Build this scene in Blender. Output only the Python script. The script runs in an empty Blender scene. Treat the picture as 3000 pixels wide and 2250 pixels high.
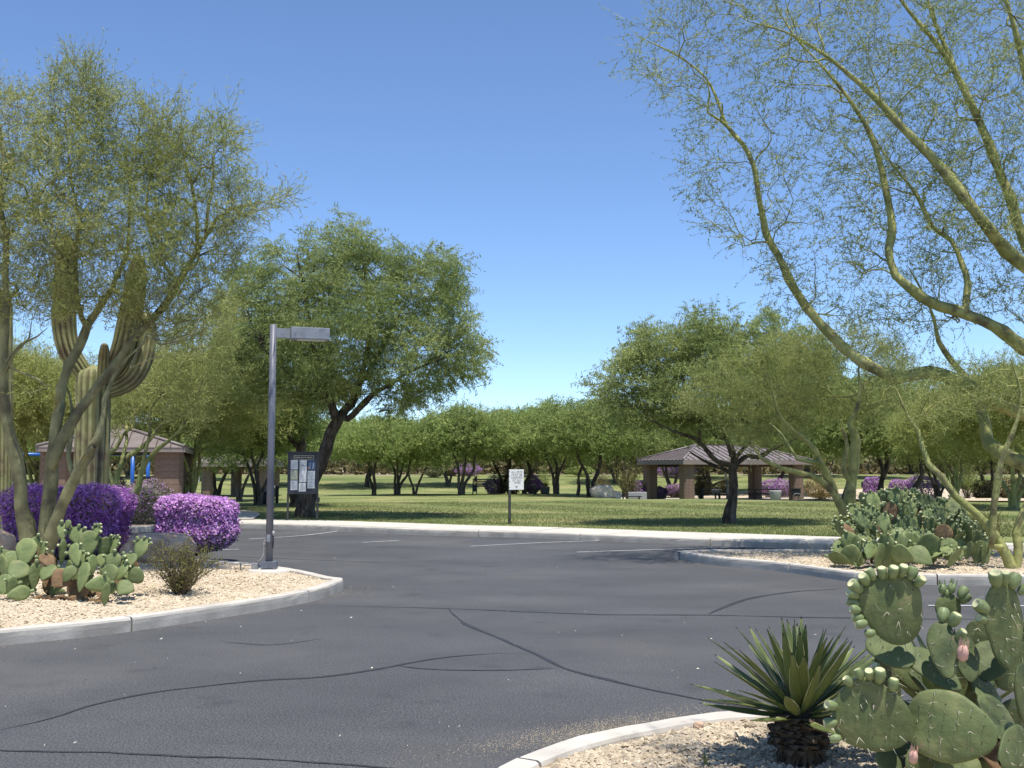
import bpy, bmesh, math, random
import numpy as np
from mathutils import Vector, Matrix, Quaternion
from mathutils.geometry import delaunay_2d_cdt

S = bpy.context.scene
COL = S.collection
rng = np.random.default_rng(11)
R = math.radians

# ------------------------------------------------------------------ camera, sky, sun, exposure
PITCH, FPX, CAMZ = R(4.52), 3100.0, 1.7
cam = bpy.data.cameras.new('camera')
cam.sensor_width = 36.0
cam.lens = 36.0 * FPX / 3000.0
cam.clip_start, cam.clip_end = 0.05, 6000
camo = bpy.data.objects.new('camera', cam)
camo.location = (0, 0, CAMZ)
camo.rotation_euler = (R(90) + PITCH, 0, 0)
COL.objects.link(camo)
S.camera = camo

SUN_EL, SUN_DIR = R(75), (0.42, -0.907)
sv = Vector((SUN_DIR[0] * math.cos(SUN_EL), SUN_DIR[1] * math.cos(SUN_EL), math.sin(SUN_EL)))
world = bpy.data.worlds.new('World')
S.world = world
world.use_nodes = True
wn = world.node_tree
bg = wn.nodes['Background']
sky = wn.nodes.new('ShaderNodeTexSky')
sky.sky_type = 'NISHITA'
sky.sun_disc = False
sky.sun_elevation = SUN_EL
sky.sun_rotation = math.atan2(SUN_DIR[0], SUN_DIR[1])
sky.altitude = 1500
sky.air_density = 0.85
sky.dust_density = 0.0
sky.ozone_density = 5.6
wn.links.new(sky.outputs[0], bg.inputs[0])
bg.inputs[1].default_value = 0.15
sun = bpy.data.lights.new('sun', 'SUN')
sun.energy = 4.6
sun.angle = R(0.53)
sun.color = (1.0, 0.95, 0.87)
suno = bpy.data.objects.new('sun', sun)
suno.rotation_euler = sv.to_track_quat('Z', 'Y').to_euler()
suno.location = (20, -20, 60)
COL.objects.link(suno)
S.view_settings.view_transform = 'Standard'
S.view_settings.look = 'None'
S.view_settings.gamma = 1.0
S.view_settings.exposure = 0.5
S.cycles.max_bounces = 6
S.cycles.transparent_max_bounces = 6
S.cycles.caustics_reflective = False
S.cycles.caustics_refractive = False


# ------------------------------------------------------------------ picture <-> place
def ray(px, py):
    a, b = (px - 1500.0) / FPX, (1125.0 - py) / FPX
    c, s = math.cos(PITCH), math.sin(PITCH)
    return np.array([a, c - s * b, s + c * b])


def at(px, py, Y):
    d = ray(px, py)
    return np.array([0, 0, CAMZ]) + d * (Y / d[1])


def gnd(px, py, z=0.0):
    d = ray(px, py)
    return np.array([0, 0, CAMZ]) + d * ((z - CAMZ) / d[2])


def sstep(a, b, x):
    t = np.clip((np.asarray(x, float) - a) / (b - a), 0, 1)
    return t * t * (3 - 2 * t)


def tz(x, y):
    x = np.asarray(x, float); y = np.asarray(y, float)
    drop = 0.26 + 0.26 * sstep(-8, 0, x)
    crest = 62 - 10 * sstep(1.5, 6.5, x)
    return 0.145 - drop * sstep(crest, crest + 9, y) + (0.86 + drop) * sstep(74, 102, y) \
        + 0.03 * np.sin(x * 0.21 + 1.3) * sstep(34, 50, y)


# ------------------------------------------------------------------ object helpers
def link(o, parent=None):
    COL.objects.link(o)
    if parent is not None:
        o.parent = parent
    return o


def tag(o, label=None, cat=None, group=None, kind=None):
    if label: o['label'] = label
    if cat: o['category'] = cat
    if group: o['group'] = group
    if kind: o['kind'] = kind
    return o


def empty(name, loc=(0, 0, 0), rz=0.0):
    o = bpy.data.objects.new(name, None)
    o.empty_display_size = 0.2
    o.location = tuple(float(v) for v in loc)
    o.rotation_euler = (0, 0, rz)
    return link(o)


def put(name, me, parent=None, loc=None, mat=None):
    o = bpy.data.objects.new(name, me)
    if mat is not None: o.matrix_local = mat
    elif loc is not None: o.location = tuple(float(v) for v in loc)
    return link(o, parent)


def copy_tree(o, parent=None):
    c = o.copy()
    link(c)
    if parent is not None: c.parent = parent
    for ch in list(o.children):
        copy_tree(ch, c)
    return c


def np_mesh(name, V, Fs, mats, midx=None, tint=None, smooth=False):
    me = bpy.data.meshes.new(name)
    V = np.asarray(V, np.float32)
    Fs = [np.asarray(f, np.int32) for f in Fs if len(f)]
    nl = sum(f.size for f in Fs); nf = sum(len(f) for f in Fs)
    me.vertices.add(len(V)); me.vertices.foreach_set('co', V.ravel())
    me.loops.add(nl)
    me.loops.foreach_set('vertex_index', np.concatenate([f.ravel() for f in Fs]))
    me.polygons.add(nf)
    tot = np.concatenate([np.full(len(f), f.shape[1], np.int32) for f in Fs])
    st = np.concatenate([[0], np.cumsum(tot)[:-1]]).astype(np.int32)
    me.polygons.foreach_set('loop_start', st)
    try: me.polygons.foreach_set('loop_total', tot)
    except Exception: pass
    for m in mats: me.materials.append(m)
    if midx is not None: me.polygons.foreach_set('material_index', np.asarray(midx, np.int32))
    me.polygons.foreach_set('use_smooth', np.full(nf, bool(smooth)))
    me.update(calc_edges=True)
    if tint is not None:
        a = me.attributes.new('tint', 'FLOAT', 'FACE')
        a.data.foreach_set('value', np.asarray(tint, np.float32))
    return me


class MB:
    """collects simple solids into one mesh"""
    def __init__(s): s.v = []; s.f = []; s.m = []; s.sm = []

    def add(s, V, F, m=0, smooth=False):
        b = len(s.v)
        s.v.extend([tuple(map(float, p)) for p in V])
        for f in F:
            s.f.append([i + b for i in f]); s.m.append(m); s.sm.append(smooth)
        return s

    def box(s, c, d, rz=0.0, m=0, ry=0.0, rx=0.0, bev=0.0):
        x, y, z = d[0] / 2, d[1] / 2, d[2] / 2
        rot = Matrix.Rotation(rz, 3, 'Z') @ Matrix.Rotation(ry, 3, 'Y') @ Matrix.Rotation(rx, 3, 'X')
        if bev <= 0:
            P = [(-x, -y, -z), (x, -y, -z), (x, y, -z), (-x, y, -z), (-x, -y, z), (x, -y, z), (x, y, z), (-x, y, z)]
            F = [(0, 3, 2, 1), (4, 5, 6, 7), (0, 1, 5, 4), (1, 2, 6, 5), (2, 3, 7, 6), (3, 0, 4, 7)]
        else:
            bm = bmesh.new()
            bmesh.ops.create_cube(bm, size=1.0)
            bmesh.ops.scale(bm, vec=d, verts=bm.verts)
            bmesh.ops.bevel(bm, geom=bm.edges[:], offset=bev, segments=2, affect='EDGES', profile=0.6)
            bm.verts.index_update()
            P = [v.co.copy() for v in bm.verts]; F = [[v.index for v in f.verts] for f in bm.faces]
            bm.free()
        V = [rot @ Vector(p) + Vector(c) for p in P]
        return s.add(V, F, m)

    def tube(s, pts, rad, sides=8, m=0, caps=True, smooth=True):
        V, F = tube(np.asarray(pts, float), np.broadcast_to(np.asarray(rad, float), (len(pts),)), sides)
        n = len(pts)
        F = [list(f) for f in F]
        s.add(V, F, m, smooth)
        if caps:
            b = len(s.v) - len(V)
            s.f.append([b + i for i in range(sides)][::-1]); s.m.append(m); s.sm.append(False)
            s.f.append([b + (n - 1) * sides + i for i in range(sides)]); s.m.append(m); s.sm.append(False)
        return s

    def lathe(s, prof, c=(0, 0, 0), n=16, m=0, smooth=True, mfun=None):
        k = len(prof); V = []; F = []
        for r, z in prof:
            for i in range(n):
                a = 2 * math.pi * i / n
                V.append((c[0] + r * math.cos(a), c[1] + r * math.sin(a), c[2] + z))
        b = len(s.v)
        s.v.extend(V)
        for j in range(k - 1):
            for i in range(n):
                i2 = (i + 1) % n
                s.f.append([b + j * n + i, b + j * n + i2, b + (j + 1) * n + i2, b + (j + 1) * n + i])
                s.m.append(m if mfun is None else mfun(j)); s.sm.append(smooth)
        s.f.append([b + i for i in range(n)][::-1]); s.m.append(m if mfun is None else mfun(0)); s.sm.append(False)
        s.f.append([b + (k - 1) * n + i for i in range(n)]); s.m.append(m if mfun is None else mfun(k - 2)); s.sm.append(False)
        return s

    def mesh(s, name, mats):
        me = bpy.data.meshes.new(name)
        me.from_pydata(s.v, [], s.f)
        for m in (mats if isinstance(mats, (list, tuple)) else [mats]): me.materials.append(m)
        me.polygons.foreach_set('material_index', s.m)
        me.polygons.foreach_set('use_smooth', s.sm)
        me.update()
        return me

    def build(s, name, mats, parent=None, loc=None, mat=None):
        return put(name, s.mesh(name, mats), parent, loc, mat)


def norm(a):
    return a / np.maximum(np.linalg.norm(a, axis=-1, keepdims=True), 1e-9)


def tube(pts, rad, sides=6, ribs=None):
    n = len(pts)
    T = norm(np.gradient(pts, axis=0))
    ax = pts[-1] - pts[0]
    ref = np.array([1.0, 0, 0]) if abs(norm(ax)[0]) < 0.8 else np.array([0, 1.0, 0])
    u0 = norm(np.cross(T[0], ref)); U = np.empty_like(pts)
    u = u0
    for i in range(n):
        u = u - T[i] * np.dot(u, T[i]); u = u / max(np.linalg.norm(u), 1e-9); U[i] = u
    W = np.cross(T, U)
    a = np.arange(sides) * 2 * np.pi / sides
    rr = rad[:, None] * (np.ones(sides)[None] if ribs is None else ribs[None])
    V = pts[:, None] + rr[..., None] * (np.cos(a)[None, :, None] * U[:, None] + np.sin(a)[None, :, None] * W[:, None])
    i, j = np.meshgrid(np.arange(n - 1), np.arange(sides), indexing='ij')
    j2 = (j + 1) % sides
    F = np.stack([i * sides + j, i * sides + j2, (i + 1) * sides + j2, (i + 1) * sides + j], -1).reshape(-1, 4)
    return V.reshape(-1, 3), F


def spline(P, step):
    P = np.asarray(P, float)
    if len(P) < 3:
        n = max(2, int(np.linalg.norm(P[-1] - P[0]) / step) + 1)
        return P[0] + (P[-1] - P[0]) * np.linspace(0, 1, n)[:, None]
    Q = np.vstack([2 * P[0] - P[1], P, 2 * P[-1] - P[-2]])
    out = []
    for i in range(1, len(Q) - 2):
        p0, p1, p2, p3 = Q[i - 1:i + 3]
        n = max(1, int(round(np.linalg.norm(p2[:3] - p1[:3]) / step)))
        t = np.arange(n)[:, None] / n
        out.append(0.5 * (2 * p1 + (p2 - p0) * t + (2 * p0 - 5 * p1 + 4 * p2 - p3) * t ** 2 + (3 * p1 - p0 - 3 * p2 + p3) * t ** 3))
    out.append(Q[-2][None])
    return np.vstack(out)


def in_poly(x, y, poly):
    poly = np.asarray(poly, float)
    c = np.zeros(np.shape(x), bool)
    j = len(poly) - 1
    for i in range(len(poly)):
        xi, yi = poly[i, 0], poly[i, 1]; xj, yj = poly[j, 0], poly[j, 1]
        if yi != yj:
            c ^= ((yi > y) != (yj > y)) & (x < (xj - xi) * (y - yi) / (yj - yi) + xi)
        j = i
    return c


def runit(n):
    return norm(rng.normal(size=(n, 3)))


# ------------------------------------------------------------------ materials
def M(name, c1, c2=None, scale=6.0, rough=0.8, bump=0.0, bscale=60.0, spec=0.3, transl=0.0, tint=False, metal=0.0,
      detail=5.0, c3=None, s3=1.2, lo=0.35, hi=0.65, stretch=None, rnd=0.0, f3=0.8, wcoord=False):
    m = bpy.data.materials.new(name); m.use_nodes = True
    nt = m.node_tree; N = nt.nodes; L = nt.links
    p = N['Principled BSDF']; out = N['Material Output']
    p.inputs['Roughness'].default_value = rough
    p.inputs['Specular IOR Level'].default_value = spec
    p.inputs['Metallic'].default_value = metal
    if wcoord:
        tc = N.new('ShaderNodeNewGeometry').outputs['Position']
    else:
        tc = N.new('ShaderNodeTexCoord').outputs['Object']
    if stretch:
        mp = N.new('ShaderNodeMapping'); mp.inputs['Scale'].default_value = stretch
        L.new(tc, mp.inputs[0]); tc = mp.outputs[0]
    col = None
    if c2 is not None:
        nz = N.new('ShaderNodeTexNoise'); nz.inputs['Scale'].default_value = scale; nz.inputs['Detail'].default_value = detail
        L.new(tc, nz.inputs['Vector'])
        rp = N.new('ShaderNodeValToRGB')
        rp.color_ramp.elements[0].position = lo; rp.color_ramp.elements[1].position = hi
        rp.color_ramp.elements[0].color = (*c1, 1); rp.color_ramp.elements[1].color = (*c2, 1)
        L.new(nz.outputs[0], rp.inputs[0]); col = rp.outputs[0]
        if c3 is not None:
            n3 = N.new('ShaderNodeTexNoise'); n3.inputs['Scale'].default_value = s3; n3.inputs['Detail'].default_value = 6
            L.new(tc, n3.inputs['Vector'])
            r3 = N.new('ShaderNodeValToRGB'); r3.color_ramp.elements[0].position = 0.5; r3.color_ramp.elements[1].position = 0.68
            r3.color_ramp.elements[1].color = (f3, f3, f3, 1)
            L.new(n3.outputs[0], r3.inputs[0])
            mx = N.new('ShaderNodeMixRGB'); L.new(r3.outputs[0], mx.inputs[0]); L.new(col, mx.inputs[1])
            mx.inputs[2].default_value = (*c3, 1); col = mx.outputs[0]
    else:
        rgb = N.new('ShaderNodeRGB'); rgb.outputs[0].default_value = (*c1, 1); col = rgb.outputs[0]
    for which in ('tint',) * bool(tint) + ('rnd',) * bool(rnd):
        v = N.new('ShaderNodeVectorMath'); v.operation = 'SCALE'
        L.new(col, v.inputs[0])
        if which == 'tint':
            at_ = N.new('ShaderNodeAttribute'); at_.attribute_name = 'tint'
            L.new(at_.outputs['Fac'], v.inputs['Scale'])
        else:
            oi = N.new('ShaderNodeObjectInfo'); mr = N.new('ShaderNodeMapRange')
            mr.inputs['To Min'].default_value = 1 - rnd; mr.inputs['To Max'].default_value = 1 + rnd
            L.new(oi.outputs['Random'], mr.inputs['Value']); L.new(mr.outputs[0], v.inputs['Scale'])
        col = v.outputs[0]
    L.new(col, p.inputs['Base Color'])
    if bump > 0:
        nb = N.new('ShaderNodeTexNoise'); nb.inputs['Scale'].default_value = bscale; nb.inputs['Detail'].default_value = 4
        L.new(tc, nb.inputs['Vector'])
        b = N.new('ShaderNodeBump'); b.inputs['Strength'].default_value = bump; b.inputs['Distance'].default_value = 0.02
        L.new(nb.outputs[0], b.inputs['Height']); L.new(b.outputs[0], p.inputs['Normal'])
    if transl > 0:
        t = N.new('ShaderNodeBsdfTranslucent'); L.new(col, t.inputs[0])
        mix = N.new('ShaderNodeMixShader'); mix.inputs[0].default_value = transl
        L.new(p.outputs[0], mix.inputs[1]); L.new(t.outputs[0], mix.inputs[2]); L.new(mix.outputs[0], out.inputs[0])
    return m


def asphalt_mat():
    m = bpy.data.materials.new('asphalt'); m.use_nodes = True
    N = m.node_tree.nodes; L = m.node_tree.links; p = N['Principled BSDF']
    p.inputs['Roughness'].default_value = 0.75; p.inputs['Specular IOR Level'].default_value = 0.35
    tc = N.new('ShaderNodeTexCoord').outputs['Object']

    def noise(scale, det, st=None, rough=0.55):
        n = N.new('ShaderNodeTexNoise'); n.inputs['Scale'].default_value = scale; n.inputs['Detail'].default_value = det
        n.inputs['Roughness'].default_value = rough
        v = tc
        if st:
            mp = N.new('ShaderNodeMapping'); mp.inputs['Scale'].default_value = st; mp.inputs['Rotation'].default_value = (0, 0, 0.25)
            L.new(tc, mp.inputs[0]); v = mp.outputs[0]
        L.new(v, n.inputs['Vector']); return n.outputs[0]

    def ramp(f, p0, c0, p1, c1):
        r = N.new('ShaderNodeValToRGB'); e = r.color_ramp.elements
        e[0].position = p0; e[0].color = (*c0, 1); e[1].position = p1; e[1].color = (*c1, 1)
        L.new(f, r.inputs[0]); return r.outputs[0]

    def mix(f, a, b, mode='MIX'):
        x = N.new('ShaderNodeMixRGB'); x.blend_type = mode
        if isinstance(f, float): x.inputs[0].default_value = f
        else: L.new(f, x.inputs[0])
        L.new(a, x.inputs[1]); L.new(b, x.inputs[2]); return x.outputs[0]
    base = ramp(noise(0.6, 7, (0.6, 1.1, 1)), 0.28, (0.050, 0.051, 0.0545), 0.72, (0.078, 0.079, 0.083))
    fine = ramp(noise(70, 3), 0.36, (0.50, 0.50, 0.50), 0.68, (1.70, 1.70, 1.66))
    c = mix(1.0, base, fine, 'MULTIPLY')
    # pale aggregate showing where the seal coat has worn
    vo = N.new('ShaderNodeTexVoronoi'); vo.inputs['Scale'].default_value = 75; L.new(tc, vo.inputs['Vector'])
    speck = ramp(vo.outputs['Distance'], 0.12, (1, 1, 1), 0.24, (0, 0, 0))
    wear = ramp(noise(0.9, 6), 0.40, (0.12, 0.12, 0.12), 0.66, (0.9, 0.9, 0.9))
    sp = N.new('ShaderNodeRGB'); sp.outputs[0].default_value = (0.30, 0.29, 0.275, 1)
    c = mix(mix(1.0, speck, wear, 'MULTIPLY'), c, sp.outputs[0])
    dk = N.new('ShaderNodeRGB'); dk.outputs[0].default_value = (0.030, 0.030, 0.032, 1)
    c = mix(ramp(noise(1.7, 7), 0.60, (0, 0, 0), 0.74, (0.55, 0.55, 0.55)), c, dk.outputs[0])
    ds = N.new('ShaderNodeRGB'); ds.outputs[0].default_value = (0.135, 0.128, 0.118, 1)
    c = mix(ramp(noise(0.28, 6), 0.50, (0, 0, 0), 0.74, (0.5, 0.5, 0.5)), c, ds.outputs[0])
    L.new(c, p.inputs['Base Color'])
    b = N.new('ShaderNodeBump'); b.inputs['Strength'].default_value = 0.5; b.inputs['Distance'].default_value = 0.006
    L.new(noise(120, 3), b.inputs['Height']); L.new(b.outputs[0], p.inputs['Normal'])
    return m


def lawn_mat():
    m = bpy.data.materials.new('mown_grass'); m.use_nodes = True
    N = m.node_tree.nodes; L = m.node_tree.links; p = N['Principled BSDF']
    p.inputs['Roughness'].default_value = 0.9; p.inputs['Specular IOR Level'].default_value = 0.1
    tc = N.new('ShaderNodeTexCoord').outputs['Object']

    def noise(scale, det, st=None):
        n = N.new('ShaderNodeTexNoise'); n.inputs['Scale'].default_value = scale; n.inputs['Detail'].default_value = det
        v = tc
        if st:
            mp = N.new('ShaderNodeMapping'); mp.inputs['Scale'].default_value = st
            L.new(tc, mp.inputs[0]); v = mp.outputs[0]
        L.new(v, n.inputs['Vector']); return n.outputs[0]

    def ramp(f, *st):
        r = N.new('ShaderNodeValToRGB'); e = r.color_ramp.elements
        while len(e) < len(st): e.new(0.5)
        for k, (pp, cc) in enumerate(st): e[k].position = pp; e[k].color = (*cc, 1)
        L.new(f, r.inputs[0]); return r.outputs[0]
    a = ramp(noise(0.5, 6, (0.5, 0.5, 1)), (0.30, (0.125, 0.160, 0.055)), (0.50, (0.175, 0.200, 0.078)), (0.70, (0.270, 0.255, 0.120)))
    f = ramp(noise(9, 5), (0.3, (0.62, 0.66, 0.6)), (0.7, (1.35, 1.3, 1.3)))
    x = N.new('ShaderNodeMixRGB'); x.blend_type = 'MULTIPLY'; x.inputs[0].default_value = 1
    L.new(a, x.inputs[1]); L.new(f, x.inputs[2])
    st = ramp(noise(1.0, 4, (0.05, 0.55, 1)), (0.36, (0.74, 0.80, 0.74)), (0.62, (1.22, 1.16, 1.2)))
    x2 = N.new('ShaderNodeMixRGB'); x2.blend_type = 'MULTIPLY'; x2.inputs[0].default_value = 1
    L.new(x.outputs[0], x2.inputs[1]); L.new(st, x2.inputs[2]); x = x2
    L.new(x.outputs[0], p.inputs['Base Color'])
    b = N.new('ShaderNodeBump'); b.inputs['Strength'].default_value = 0.8; b.inputs['Distance'].default_value = 0.05
    L.new(noise(14, 5), b.inputs['Height']); L.new(b.outputs[0], p.inputs['Normal'])
    return m


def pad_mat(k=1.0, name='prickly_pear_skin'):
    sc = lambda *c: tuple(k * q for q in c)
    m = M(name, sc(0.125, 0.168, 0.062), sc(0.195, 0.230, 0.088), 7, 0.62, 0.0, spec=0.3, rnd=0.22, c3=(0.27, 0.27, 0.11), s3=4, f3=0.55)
    N = m.node_tree.nodes; L = m.node_tree.links; p = N['Principled BSDF']
    tc = N.new('ShaderNodeTexCoord')
    nb = N.new('ShaderNodeTexNoise'); nb.inputs['Scale'].default_value = 22; nb.inputs['Detail'].default_value = 3
    L.new(tc.outputs['Object'], nb.inputs['Vector'])
    b = N.new('ShaderNodeBump'); b.inputs['Strength'].default_value = 0.35; b.inputs['Distance'].default_value = 0.02
    L.new(nb.outputs[0], b.inputs['Height']); L.new(b.outputs[0], p.inputs['Normal'])
    # corky scars
    n2 = N.new('ShaderNodeTexNoise'); n2.inputs['Scale'].default_value = 16; n2.inputs['Detail'].default_value = 6
    L.new(tc.outputs['Object'], n2.inputs['Vector'])
    r = N.new('ShaderNodeValToRGB'); r.color_ramp.elements[0].position = .61; r.color_ramp.elements[1].position = .68
    r.color_ramp.elements[1].color = (.7, .7, .7, 1)
    L.new(n2.outputs[0], r.inputs[0])
    mx = N.new('ShaderNodeMixRGB'); mx.inputs[2].default_value = (.20, .15, .085, 1)
    src = p.inputs['Base Color'].links[0].from_socket
    L.new(r.outputs[0], mx.inputs[0]); L.new(src, mx.inputs[1]); L.new(mx.outputs[0], p.inputs['Base Color'])
    return m


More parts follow.
